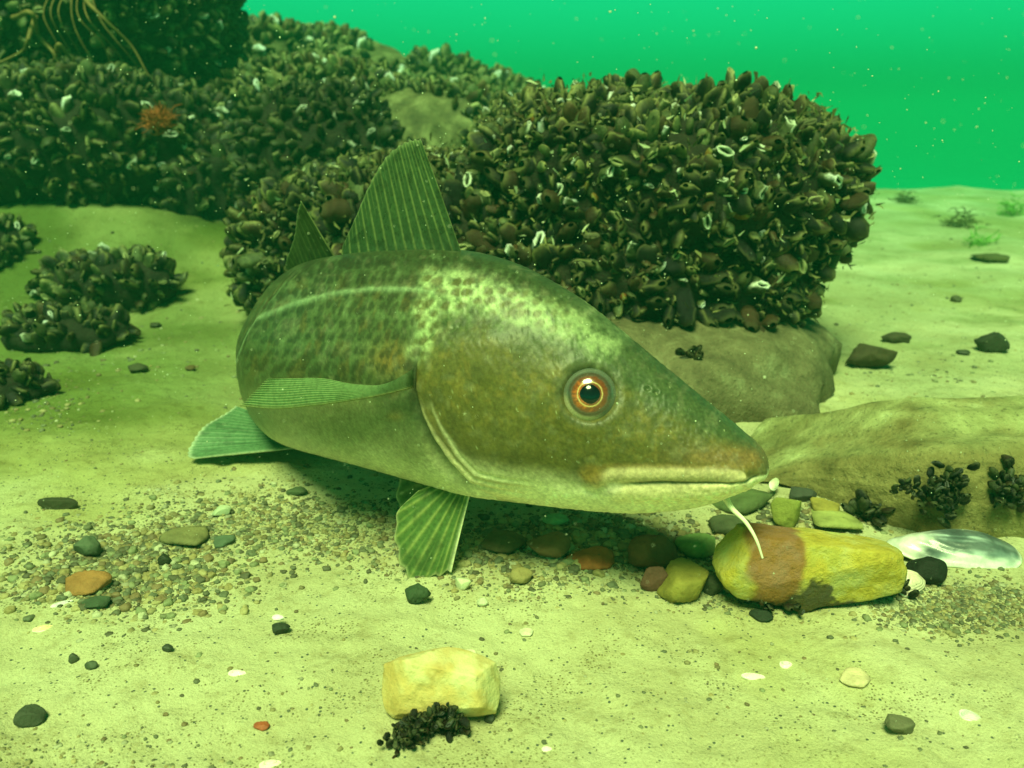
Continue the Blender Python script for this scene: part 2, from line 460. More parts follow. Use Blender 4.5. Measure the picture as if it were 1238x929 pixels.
# skin colour, in the fish's own chart
ytop_i = np.broadcast_to(ytl, X.shape).ravel(); ybot_i = np.broadcast_to(ybl, X.shape).ravel()
t = np.clip((ybot_i - Yr) / (ybot_i - ytop_i), 0, 1)
hd = sst(500, 520, Xr) * 1.0
hd = sst(-2, 3, sgd) * sst(385, 450, Yr + .25 * (Xr - 510) + 22 * fbm(n3, 5, 81, 4)) * (Xr < 720)
hd = np.maximum(hd, sst(575, 690, Xr + 18 * fbm(n3, 4, 82, 4) - .5 * (400 - Yr)))
nz = fbm(n3, 4.0, 80, 5); nz2 = fbm(n3, 13.0, 90, 4); nz3 = noise(n3, 45, 99)
def mixc(A, B, w): return A * (1 - w[:, None]) + np.asarray(B) * w[:, None]
one = np.ones(len(Xr))
# body
Cc = np.ones((len(Xr), 3)) * np.array([.105, .145, .055])
Cc = mixc(Cc, (.060, .090, .035), sst(.80, .95, t))
# warm brown blotch and vertical mottles
mot = fbm(np.stack([Xr * .085 + .02 * Yr, Yr * .038, 0 * Xr], 1), 1.0, 120, 3)
Cc = mixc(Cc, (.15, .10, .030), .55 * sst(.05, .45, mot) * sst(.25, .45, t) * (1 - sst(.8, .95, t)))
Cc = mixc(Cc, (.17, .21, .10), .5 * sst(.1, .5, -mot) * sst(.3, .45, t) * (1 - sst(.75, .95, t)))
Cc = mixc(Cc, (.30, .17, .035), .75 * np.exp(-(((Xr - 472) / 26) ** 2 + ((Yr - 436) / 20) ** 2)))
Cc = mixc(Cc, (.42, .25, .05), .8 * np.exp(-(((Xr - 477) / 9) ** 2 + ((Yr - 503) / 5) ** 2)))
# pale upper flank patch near second dorsal and above the lateral line
Cc = mixc(Cc, (.24, .33, .17), .65 * sst(.0, .4, nz2 + .25) * np.exp(-(((Xr - 350) / 45) ** 2 + ((Yr - 357) / 13) ** 2)))
# belly
Cc = mixc(Cc, (.33, .33, .16), (1 - sst(.10, .42, t + .08 * nz)) * .85)
Cc = mixc(Cc, (.62, .58, .36), (1 - sst(.0, .16, t + .05 * nz)) * .8)
# lateral line
Cc = mixc(Cc, (.36, .48, .28), .6 * np.exp(-(dlat / 3.0) ** 2) * (1 - sst(500, 560, Xr)))
Cc = mixc(Cc, (.05, .06, .025), .35 * np.exp(-((dlat - 9) / 4) ** 2) * (1 - sst(480, 540, Xr)))
# head
Hc = np.ones((len(Xr), 3)) * np.array([.165, .145, .036])
Hc = mixc(Hc, (.13, .12, .036), sst(-.1, .5, nz))
Hc = mixc(Hc, (.26, .18, .042), .45 * sst(.0, .4, nz2) * sst(.2, .45, t))
Hc = mixc(Hc, (.075, .115, .050), sst(.62, .84, t + .06 * nz) * .9)
Hc = mixc(Hc, (.30, .17, .07), .75 * np.exp(-((Yr - 553) / 14) ** 2) * sst(760, 880, Xr))
Hc = mixc(Hc, (.50, .46, .26), 1 - sst(.10, .24, t + .05 * nz + .0009 * np.clip(Xr - 560, 0, 200)))
Hc = mixc(Hc, (.86, .78, .54), (1 - sst(.04, .20, t)) * .95)
Cc = Cc * (1 - hd[:, None]) + Hc * hd[:, None]
# pale nape, netted with brown spots
NX = [(520, 352), (560, 352), (600, 362), (650, 378), (700, 398), (730, 415)]
dn_, _, pn_ = dseg(CH, NX)
wn = (1 - sst(10, 34, dn_ + 14 * nz)) * sst(496, 520, Xr)
wn = np.maximum(wn, (1 - sst(8, 20, dseg(CH, [(512, 372), (520, 400), (506, 425)])[0] + 5 * nz)))
def cells(px, py, sc, seed):
    gxx, gyy = px / sc, py / sc; best = np.full(len(px), 9.); 
    ix, iy = np.floor(gxx).astype(np.int64), np.floor(gyy).astype(np.int64)
    for a in (-1, 0, 1):
        for b in (-1, 0, 1):
            cx, cyy = ix + a, iy + b
            jx = .25 + .5 * _hash(cx, cyy, cx * 0, seed) + .5 * (cyy % 2); jy = .25 + .5 * _hash(cx, cyy, cx * 0 + 1, seed)
            best = np.minimum(best, np.hypot(gxx - cx - jx, gyy - cyy - jy))
    return best
spots = cells(Xr + .35 * Yr + 5 * nz2, Yr * 1.25 + 5 * nz, 18, 5)
Cc = mixc(Cc, (.42, .50, .26), .85 * wn * sst(-.5, .4, nz2 + .15) * (1 - .45 * sst(600, 700, Xr)))
Cc = mixc(Cc, (.09, .085, .025), .92 * wn * (1 - sst(.22, .48, spots)) * (1 - sst(640, 720, Xr)))
spots2 = cells(Xr * 1.15 + .5 * Yr + 7 * nz, Yr * .66 + 6 * nz2, 12, 9)
wb = (1 - hd) * sst(.30, .42, t) * (1 - sst(.97, 1.0, t)) * (1 - wn)
Cc = mixc(Cc, (.038, .046, .020), .68 * wb * sst(-.9, .0, nz + .2) * (1 - sst(.26, .50, spots2 + .10 * nz2)))
Cc = mixc(Cc, (.24, .33, .16), .34 * wb * sst(.50, .66, spots2 + .12 * nz2) * sst(-.3, .3, nz) * sst(.45, .6, t))
Cc = mixc(Cc, (.34, .46, .26), .55 * np.exp(-((dlat + 1.6 * nz2) / 2.6) ** 2) * (1 - sst(500, 560, Xr)))
# cheek pores, tiny pale dots
pd = cells(Xr, Yr, 22, 31)
Cc = mixc(Cc, (.60, .62, .36), .55 * (1 - sst(.025, .06, pd)) * hd * sst(-.1, .2, nz2))
# gill margin: groove shade painted into the skin colour, cream membranes
Cc = mixc(Cc, (.05, .06, .028), .75 * gk * sst(410, 425, Yr) * np.exp(-((sgd + 6) / 7) ** 2) * (1 - sst(585, 600, Yr)) * (1 - sst(.3, .2, t) * .3))
wgm = sst(470, 520, Yr) * (1 - sst(.34, .44, t)) * (1 - sst(600, 660, Xr))
Cc = mixc(Cc, (.80, .66, .42), .85 * wgm * np.exp(-((sgd - 5) / (2 + 3.5 * sst(500, 570, Yr))) ** 2))
Cc = mixc(Cc, (.78, .70, .46), .85 * wgm * np.exp(-((sgd - 17) / (1.5 + 3.0 * sst(500, 570, Yr))) ** 2))
Cc = mixc(Cc, (.30, .22, .09), .55 * wgm * np.exp(-((sgd - 11) / 2.2) ** 2))
# jaws
wob = 1.6 * nz2
lipw = 1 - sst(.55, 1.25, (du_ + wob) / np.interp(Xr, [715, 740, 860, 895, 908], [8, 11, 9, 5, .5]))
Cc = mixc(Cc, (.82, .64, .38), .88 * lipw)
Cc = mixc(Cc, (.30, .19, .06), .65 * np.exp(-((dseg(CH, [(714, 566), (740, 563), (800, 563.5), (860, 565), (918, 563)])[0] + wob) / 3.2) ** 2))
dj = dseg(CH, [(752, 594), (800, 597), (850, 595), (892, 588)])[0]
Cc = mixc(Cc, (.95, .76, .48), .92 * (1 - sst(5, 18, dj + wob)))
Cc = mixc(Cc, (.36, .22, .055), .92 * (1 - sst(4, 13, np.linalg.norm((CH - [715, 574]) * [.62, .8], axis=1) + wob)))
Cc = mixc(Cc, (.86, .74, .56), .75 * (1 - sst(3, 13, np.linalg.norm((CH - [742, 589]) * [.8, 1.1], axis=1) + wob)))
Cc = mixc(Cc, (.16, .11, .04), .8 * np.exp(-(dm / 1.5) ** 2) * sst(742, 775, Xr))
# skin round the eye
Cc = mixc(Cc, (.10, .10, .05), .6 * np.exp(-((de - 36) / 4) ** 2))
Cc = mixc(Cc, (.28, .27, .16), .30 * sst(.05, .5, fbm(n3, 9, 140, 5)) * sst(.1, .3, t))
Cc = Cc * (1 + .24 * nz2 + .14 * nz3)[:, None]
Cc = Cc * (.70 + .30 * np.maximum(wn, 1 - sst(.02, .22, t)))[:, None]

Cc = np.clip(Cc, .01, .9)

m = M('fish_skin')
c = m.mix(1.0, m.col(), m.ramp(m.noise(520, 3, .6), [(.3, G3(.78)), (.5, G3(1)), (.7, G3(1.25))]), 'MULTIPLY')
sc = m.voro(900).outputs['Distance']
SKIN = m.fin(c, .44, m.bump(sc, .08, .0004, m.bump(m.noise(200, 4, .6), .15, .0008)), .32)
m.b.inputs['Subsurface Weight'].default_value = 0.0

fish = bpy.data.objects.new('cod', None); COL.objects.link(fish)
fb = Vector((float(ctr[300][0]), float(ctr[300][1]), 0)); fish.location = fb
tag(fish, 'large olive green cod with pale belly and chin barbel resting above the sand', 'fish')
OFF = np.array(fb[:])
def fpart(name, V, F, C=None, mats=(), parent=None, **k):
    o = mesh(name, np.asarray(V) - OFF, F, C, mats=mats, **k); o.parent = parent or fish; return o
FF = grid_faces(NS, NT, True)
# close the snout
Vall = np.concatenate([Pn, Pn[:NT].mean(0, keepdims=True), Pn[-NT:].mean(0, keepdims=True)])
Call = np.concatenate([Cc, Cc[:NT].mean(0, keepdims=True), Cc[-NT:].mean(0, keepdims=True)])
k1 = len(Pn); cap = [[k1, (j + 1) % NT, j, j] for j in range(NT)]
def tri_cap():
    a = np.array([[k1, (j + 1) % NT, j] for j in range(NT)]); b = np.array([[k1 + 1, (NS - 1) * NT + j, (NS - 1) * NT + (j + 1) % NT] for j in range(NT)])
    q = FF; return np.concatenate([q[:, [0, 1, 2]], q[:, [0, 2, 3]], a, b])
body = fpart('body', Vall, tri_cap()[:, ::-1], Call, mats=[SKIN])

nearmask = np.broadcast_to(near[None], X.shape).ravel()
idx_near = np.where(nearmask)[0]
Nn = N.reshape(-1, 3)
def on_skin(px, py, far=False):
    d = (Xr[idx_near] - px) ** 2 + (Yr[idx_near] - py) ** 2
    i = idx_near[np.argmin(d)]
    if far:
        r, cidx = divmod(i, NT); i = r * NT + (NT - cidx) % NT
    return Pn[i], Nn[i]

# eyes
def lathe_eye(center, axis_, r):
    nu, nv = 70, 64
    a = np.linspace(0, np.pi * .62, nu); b = np.linspace(0, 2 * np.pi, nv, endpoint=False)
    z = np.array(axis_) / np.linalg.norm(axis_); x = np.cross(z, [0, 0, 1]); x /= np.linalg.norm(x); y = np.cross(x, z)
    A, B = np.meshgrid(a, b, indexing='ij')
    rr = r * (1 - .10 * np.exp(-(A / .5) ** 2) )
    Pp = center + rr[..., None] * (np.sin(A)[..., None] * (np.cos(B)[..., None] * x + np.sin(B)[..., None] * y) + np.cos(A)[..., None] * z)
    q = (np.sin(A) / .83).ravel()    # 1 at the rim of the visible cap
    Bf = B.ravel(); an = np.stack([np.cos(Bf) * 2.5, np.sin(Bf) * 2.5, q * 3], 1); nn = fbm(an, 2.2, 7, 4); nf = noise(an * [4, 4, 1], 2, 8)
    C = np.ones((len(q), 3)) * np.array([.10, .12, .10])
    C = mixc(C, (.17, .045, .015), (1 - sst(.66, .80, q + .06 * nn)))
    C = mixc(C, (.50, .12, .018), (1 - sst(.52, .72, q + .10 * nf)) * sst(-.1, .5, nn + .5 * np.cos(Bf)) * .85)
    C = mixc(C, (.20, .06, .02), .7 * (1 - sst(.60, .74, q)) * sst(.1, .5, nf))
    C = mixc(C, (.07, .05, .03), np.exp(-((q - .80 + .03 * nn) / .07) ** 2))
    C = mixc(C, (.13, .14, .10), np.exp(-((q - .95) / .06) ** 2) * .7)
    C = mixc(C, (.80, .66, .40), sst(.80, .93, q) * sst(.3, 1, -np.sin(Bf) * .9 + np.cos(Bf) * .5) * .55)
    C = mixc(C, (.75, .55, .22), .9 * np.exp(-((q - .500 - .02 * nn) / .020) ** 2) * sst(-.9, .2, nn + .3))
    return Pp.reshape(-1, 3), grid_faces(nu, nv, True), C, z, x, y
m = M('eye_iris'); EYEM = m.fin(m.mix(1.0, m.col(), m.ramp(m.noise(1500, 3, .7), [(.3, G3(.7)), (.6, G3(1.2))]), 'MULTIPLY'), .18, None, .5)
m.b.inputs['Coat Weight'].default_value = .8; m.b.inputs['Coat Roughness'].default_value = .05
m = M('eye_pupil'); PUPM = m.fin((.004, .008, .012), .12, None, .5)
for far in (False, True):
    p, n = on_skin(712.5, 477.5, far)
    if not far:
        tc = CP - p; tc /= np.linalg.norm(tc); ax_ = n * .55 + tc * .45
    else: ax_ = n
    ax_ = ax_ / np.linalg.norm(ax_)
    r = .0156
    c0 = p - ax_ * (r * .50)
    Vv, Fv, Cv, z, x, y = lathe_eye(c0, ax_, r)
    e = fpart('eye', Vv, Fv, Cv, mats=[EYEM])
    # pupil: slightly domed, not quite round
    nu, nv = 14, 48
    aa = np.linspace(0, 1, nu); bb = np.linspace(0, 2 * np.pi, nv, endpoint=False); A, B = np.meshgrid(aa, bb, indexing='ij')
    rp = .0062 * (1 + .05 * np.cos(2 * B - .6) + .045 * np.cos(4 * B + .4))
    rad = A * rp
    zz = r * .93 + .00035 * (1 - A ** 2) - .0012 * A ** 2 * 0
    zz = np.sqrt(np.maximum((r * .915) ** 2 - rad ** 2, 0)) + .0006 * (1 - A ** 4)
    PV = c0 + rad[..., None] * (np.cos(B)[..., None] * x + np.sin(B)[..., None] * y) + zz[..., None] * z
    q = fpart('pupil', PV.reshape(-1, 3), grid_faces(nu, nv, True), None, mats=[PUPM], parent=e)

# fins -------------------------------------------------------------
m = M('fin_membrane')
fc = m.mix(1.0, m.col(), m.ramp(m.noise(400, 3, .6), [(.3, G3(.75)), (.6, G3(1.15))]), 'MULTIPLY')
m.fin(fc, .5, m.bump(m.noise(500, 3, .6), .3, .0006), .3)
tr = m.n('ShaderNodeBsdfTranslucent'); m.l(fc, tr.inputs[0])
mx = m.n('ShaderNodeMixShader'); mx.inputs[0].default_value = .38
m.l(m.b.outputs[0], mx.inputs[1]); m.l(tr.outputs[0], mx.inputs[2])
tp = m.n('ShaderNodeBsdfTransparent'); tp.inputs[0].default_value = (.55, .75, .5, 1)
mx2 = m.n('ShaderNodeMixShader')
al = m.n('ShaderNodeAttribute', attribute_name='Col').outputs['Alpha']
m.l(al, mx2.inputs[0]); m.l(tp.outputs[0], mx2.inputs[1]); m.l(mx.outputs[0], mx2.inputs[2]); m.l(mx2.outputs[0], m.out.inputs[0])
FINM = m.m

def fin(name, base, edge, nrays, memb, rayc, edgec, nrm, curl=.0, alpha=.8, scallop=.006, nu=280, nv=90, jag=.004, thick=.0007, wid=.16, lead=None, rayamp=.00035, seed=0, split=True):
    u = np.linspace(0, 1, nu); v = np.linspace(0, 1, nv)
    B = spline(np.array(base)[:, 0], np.array(base)[:, 1:], u); E = spline(np.array(edge)[:, 0], np.array(edge)[:, 1:], u)
    U, Vv = np.meshgrid(u, v, indexing='ij')
    ray_ = np.cos(U * nrays * 2 * np.pi)           # 1 on rays
    ln = 1 + scallop * (ray_ - 1) * Vv[...] ** 3 + jag * noise(np.stack([U * nrays * 1.0, 0 * U, 0 * U], -1), 1.0, 5 + seed) * Vv ** 2
    Pp = B[:, None] + (E - B)[:, None] * (Vv * ln)[..., None]
    nrm = np.array(nrm, float); nrm /= np.linalg.norm(nrm)
    # curve the blade and let it undulate
    L = np.linalg.norm((E - B), axis=1)[:, None]
    bow = curl * L * np.sin(Vv * np.pi * .5) ** 2 * (0.6 + .4 * np.sin(U * 5 + seed)) + .018 * L * np.sin(U * 11 + 3 * Vv + seed) * Vv
    thk = thick * (1 - .75 * Vv)
    rk = np.clip(ray_ * .5 + .5, 0, 1) ** 2.2
    up = Pp + nrm * (bow + thk * .5 + rayamp * rk * (1 - .6 * Vv))[..., None]
    lo = Pp + nrm * (bow - thk * .5 - rayamp * rk * (1 - .6 * Vv))[..., None]
    ray_c = np.clip(ray_ * .5 + .5, 0, 1) ** (1 / wid)
    if split:   # rays branch towards the edge
        r2 = np.clip(np.cos(U * nrays * 4 * np.pi) * .5 + .5, 0, 1) ** 5
        ray_c = ray_c * (1 - sst(.5, .95, Vv) * .5) + r2 * sst(.5, .8, Vv) * .55
    Cm = np.ones((nu * nv, 3)) * np.array(memb)
    Cm = mixc(Cm, rayc, .85 * np.clip(ray_c, 0, 1).ravel())
    mt = fbm(np.stack([U * nrays * .8, Vv * 6, 0 * U], -1), 1.0, 50 + seed, 3).ravel()
    Cm = mixc(Cm, np.array(memb) * .45, .5 * sst(.05, .5, mt))
    ew = np.exp(-((1 - Vv) / .03) ** 2).ravel()
    Cm = mixc(Cm, edgec, .75 * ew)
    if lead is not None: Cm = mixc(Cm, lead, .95 * np.exp(-(U / .05) ** 2).ravel() * sst(.0, .1, Vv.ravel()))
    Al = alpha + (1 - alpha) * np.clip(ray_c.ravel() + (1 - sst(0, .25, Vv.ravel())), 0, 1)
    if lead is not None: Al = np.maximum(Al, np.exp(-(U / .06) ** 2).ravel())
    Ck = np.concatenate([Cm, Al[:, None]], 1)
    Va = np.concatenate([up.reshape(-1, 3), lo.reshape(-1, 3)]); n0 = nu * nv
    g = grid_faces(nu, nv)
    bd = [i * nv for i in range(nu)] + [(nu - 1) * nv + j for j in range(1, nv)] + [i * nv + nv - 1 for i in range(nu - 2, -1, -1)] + [j for j in range(nv - 2, 0, -1)]
    bd = np.array(bd); b2 = np.roll(bd, -1)
    rim = np.stack([bd, b2, b2 + n0, bd + n0], 1)
    return fpart(name, Va, np.concatenate([g, (g + n0)[:, ::-1], rim]), np.concatenate([Ck, Ck]), mats=[FINM])

def dors(xa, xb, n):
    """points along the midline of the back between two chart positions"""
    pr = proj(D)
    out = []
    sel = np.arange(NS)
    for k in range(n):
        x = xa + (xb - xa) * k / (n - 1)
        lim = (ss < arc[21]); i = sel[lim][np.argmin(np.abs(pr[lim, 0] - x))]
        out.append(D[i] - np.array([0, 0, .003]))
    return out
def withu(us, pts): return [(u, *p) for u, p in zip(us, pts)]
tipc = (.45, .52, .28)
# first dorsal
us = np.linspace(0, 1, 7)
b = dors(560, 412, 7)
ex = [(508, 168), (494, 170), (478, 178), (462, 196), (446, 226), (430, 262), (414, 298)]
e = [at(x, y, bb[1] + .004 + .010 * (1 - u)) for (x, y), bb, u in zip(ex, b, us)]
fin('first_dorsal_fin', withu(us, b), withu(us, e), 13, (.10, .17, .08), (.28, .32, .12), tipc, (.5, -1, 0), curl=.02, alpha=.62, seed=1, wid=.14)
# second dorsal
def dS(s): i = int(np.argmin(np.abs(ss - s))); return D[i], Vn[i]
s0, s1 = arc[18] + .004, arc[22]
us = np.linspace(0, 1, 6)
b = [dS(s0 + (s1 - s0) * u)[0] - np.array([0, 0, .003]) for u in us]
ex = [(362, 243), (361, 256), (358, 275), (353, 295), (348, 312), (345, 322)]
e = [at(x, y, bb[1] + .006) for (x, y), bb in zip(ex, b)]
fin('second_dorsal_fin', withu(us, b), withu(us, e), 12, (.085, .13, .05), (.20, .22, .08), tipc, (-1, -.2, 0), alpha=.9, seed=2)
# third dorsal, on the far part of the back
b = [dS(arc[23] + (arc[25] - arc[23]) * u)[0] - np.array([0, 0, .003]) for u in us]
e = [bb + np.array([.004, .03 + .02 * u, .030 * (1 - u) + .004]) for bb, u in zip(b, us)]
fin('third_dorsal_fin', withu(us, b), withu(us, e), 12, (.085, .13, .05), (.20, .22, .08), tipc, (-1, -.2, 0), alpha=.9, seed=3)
# tail
tb = [Vn[-1] + (D[-1] - Vn[-1]) * u for u in us]
tdir = T[-1]
e = [Vn[-1] * (1 - u) + D[-1] * u + tdir * (.085 + .012 * abs(u - .5) * 2) + np.array([0, 0, (u - .5) * .075 + .004]) for u in us]
e = [np.array([p[0], p[1], max(p[2], .012)]) for p in e]
fin('tail_fin', withu(us, tb), withu(us, e), 20, (.085, .11, .045), (.18, .19, .07), tipc, (-1, -.2, 0), alpha=.92, seed=4)
# first anal fin, spread flat over the sand
us = np.array([0, .3, .6, 1.0])
b = [at(385, 538, .625), at(368, 534, .64), at(352, 524, .66), at(342, 510, .68)]
e = [at(234, 558, .622), at(227, 549, .634), at(247, 521, .655), at(285, 492, .685)]
fin('anal_fin', withu(us, b), withu(us, e), 17, (.13, .27, .13), (.30, .44, .25), (.75, .80, .6), (.1, -.5, .9), curl=.05, alpha=.95, seed=5, rayamp=.0005, lead=(.50, .55, .36))
b = [dS(arc[23] + (arc[25] - arc[23]) * u)[1] + np.array([0, 0, .003]) for u in us]
e = [bb + np.array([.004, .03 + .02 * u, -.016 * (1 - u) - .002]) for bb, u in zip(b, us)]
fin('second_anal_fin', withu(us, b), withu(us, e), 12, (.11, .16, .07), (.22, .26, .13), (.5, .55, .35), (-1, -.2, 0), alpha=.95, seed=6)
# pectoral fins: ruled between upper and lower edge
def pect(A, Cc_, nrm, seed, name='pectoral_fin'):
    nv, nu = 110, 160
    A = smooth_curve(A, nv); Bq = smooth_curve(Cc_, nv)
    u = np.linspace(0, 1, nu)[:, None, None]
    Pm = A[None] * (1 - u) + Bq[None] * u
    U = np.broadcast_to(u[..., 0], (nu, nv)); Vv = np.broadcast_to(np.linspace(0, 1, nv)[None], (nu, nv))
    nr = 12; ray_ = np.cos(U * nr * 2 * np.pi)
    nrm = np.array(nrm, float); nrm /= np.linalg.norm(nrm)
    span = A[-1] - A[0]
    Pm = Pm + span * (.018 * (ray_ - 1) * sst(.85, 1, Vv))[..., None]
    Pm = Pm + nrm * (.0025 * np.sin(U * np.pi) * np.sin(Vv * np.pi))[..., None]
    rk = np.clip(ray_ * .5 + .5, 0, 1) ** 2
    th_ = .0011 * (1 - .7 * Vv) + .0005 * rk + .0035 * (1 - sst(0, .3, Vv)) * np.sin(np.clip(U, .0, 1) * np.pi)
    up = Pm + nrm * th_[..., None] * .5; lo = Pm - nrm * th_[..., None] * .5
    rc = np.clip(ray_ * .5 + .5, 0, 1) ** 3
    C = np.ones((nu * nv, 3)) * np.array([.17, .30, .13]); C = mixc(C, (.60, .68, .36), .9 * rc.ravel() * sst(.12, .3, Vv.ravel()))
    C = mixc(C, (.13, .18, .08), 1 - sst(.05, .35, Vv.ravel()))
    C = mixc(C, (.34, .34, .15), .8 * np.exp(-((1 - U) / .07) ** 2).ravel())
    Al = .60 + .40 * (1 - sst(.15, .4, Vv.ravel()))
    Ck = np.concatenate([C, Al[:, None]], 1); n0 = nu * nv; g = grid_faces(nu, nv)
    bd = [i * nv for i in range(nu)] + [(nu - 1) * nv + j for j in range(1, nv)] + [i * nv + nv - 1 for i in range(nu - 2, -1, -1)] + [j for j in range(nv - 2, 0, -1)]
    bd = np.array(bd); b2 = np.roll(bd, -1)
    return fpart(name, np.concatenate([up.reshape(-1, 3), lo.reshape(-1, 3)]), np.concatenate([g, (g + n0)[:, ::-1], np.stack([bd, b2, b2 + n0, bd + n0], 1)]), np.concatenate([Ck, Ck]), mats=[FINM])
root, rn = on_skin(499, 459)
yr = root[1] - .006
A = [at(500, 446, yr + .002), at(490, 453, yr - .004), at(461, 466, yr + .003), at(427, 465, yr + .010), at(392, 458.5, yr + .020), at(358, 458, yr + .032), at(322, 459, yr + .046)]
B_ = [at(500, 468, yr + .002), at(494, 470, yr - .005), at(461, 478, yr + .000), at(427, 484, yr + .006), at(375, 491, yr + .018), at(334, 494.5, yr + .034), at(290, 491, yr + .052)]
pect(A, B_, (.1, -.7, .7), 1)
# far pectoral: the same blade mirrored on the hidden flank
pf, nf_ = on_skin(499, 459, True)
sd_ = np.array([-.55, .62, 0]); 
A2 = [pf + nf_ * -.003 + np.array([0, 0, .004])] + [pf + np.array([-.10 * k / 5, .09 * k / 5, .006 + .002 * k]) for k in range(1, 6)]
B2 = [pf + nf_ * -.003 - np.array([0, 0, .004])] + [pf + np.array([-.11 * k / 5, .085 * k / 5, -.006 - .0025 * k]) for k in range(1, 6)]
pect(A2, B2, (.7, .6, .3), 2)
# pelvic fins
us = np.array([0, .20, .40, .56, .72, .88, 1.0])
b = [at(571, 586, .468), at(566, 584, .469), at(561, 583, .470), at(556, 582, .471), at(551, 580, .472), at(547, 580, .474), at(542, 579, .476)]
e = [at(547, 690, .4585), at(527, 697, .4570), at(500, 700, .4572), at(484, 682, .459), at(477, 650, .462), at(483, 615, .467), at(506, 593, .471)]
fin('pelvic_fin', withu(us, b), withu(us, e), 7, (.14, .24, .07), (.36, .40, .13), (.65, .62, .36), (-.2, -1, .1), curl=.06, alpha=.75, seed=7, lead=(.92, .86, .62), rayamp=.0005, scallop=.02, wid=.3)
b2 = [p + np.array([.004, .035, -.002]) for p in b]
e2 = [p + np.array([-.006, .052, .004 * i / 5]) for i, p in enumerate(e)]
fin('pelvic_fin', withu(us, b2), withu(us, e2), 7, (.14, .24, .07), (.36, .40, .13), (.65, .62, .36), (.4, 1, .1), curl=.06, alpha=.75, seed=8, lead=(.92, .86, .62), rayamp=.0005, scallop=.02, wid=.3)
# barbel
i0 = int(np.argmin(np.abs(proj(Vn)[:400, 0] - 872)))
p0 = Vn[i0] + np.array([0, 0, .003])
path = smooth_curve([p0, at(886, 616, p0[1] - .014), at(902, 632, p0[1] - .022), at(914, 652, p0[1] - .028), at(922, 675, p0[1] - .031)], 30)
Vb, Fb = tube(path, np.linspace(.0017, .0005, 30) * (1 + .5 * np.exp(-np.linspace(0, 8, 30))), 12)
m = M('barbel_skin'); BARB = m.fin(m.ramp(m.noise(300, 3), [(.3, (.80, .74, .58)), (.7, (.90, .86, .70))]), .45)
fpart('chin_barbel', Vb, Fb, None, mats=[BARB])

# ------------------------------------------------------------------ rocks under the mussels
def lobe(c, r, e, seed, amp=.08, rotz=0.0, sub=5, nsc=1.0):
    V, F = ico(sub); d = V
    rho = (np.abs(d[:, 0] / r[0]) ** e + np.abs(d[:, 1] / r[1]) ** e + np.abs(d[:, 2] / r[2]) ** e) ** (-1 / e)
    s = max(r); P = d * rho[:, None]
    P = P * (1 + amp * fbm(P, 2.2 / s * nsc, seed, 4) + amp * .35 * noise(P, 9 / s * nsc, seed + 3))[:, None]
    cz, sz = math.cos(rotz), math.sin(rotz)
    P = np.stack([P[:, 0] * cz - P[:, 1] * sz, P[:, 0] * sz + P[:, 1] * cz, P[:, 2]], 1) + np.array(c)
    return P, F
def inside_lobe(Q, c, r, e, rotz, k=.93):
    q = Q - np.array(c); cz, sz = math.cos(-rotz), math.sin(-rotz)
    x = q[:, 0] * cz - q[:, 1] * sz; y = q[:, 0] * sz + q[:, 1] * cz
    return (np.abs(x / r[0]) ** e + np.abs(y / r[1]) ** e + np.abs(q[:, 2] / r[2]) ** e) < k

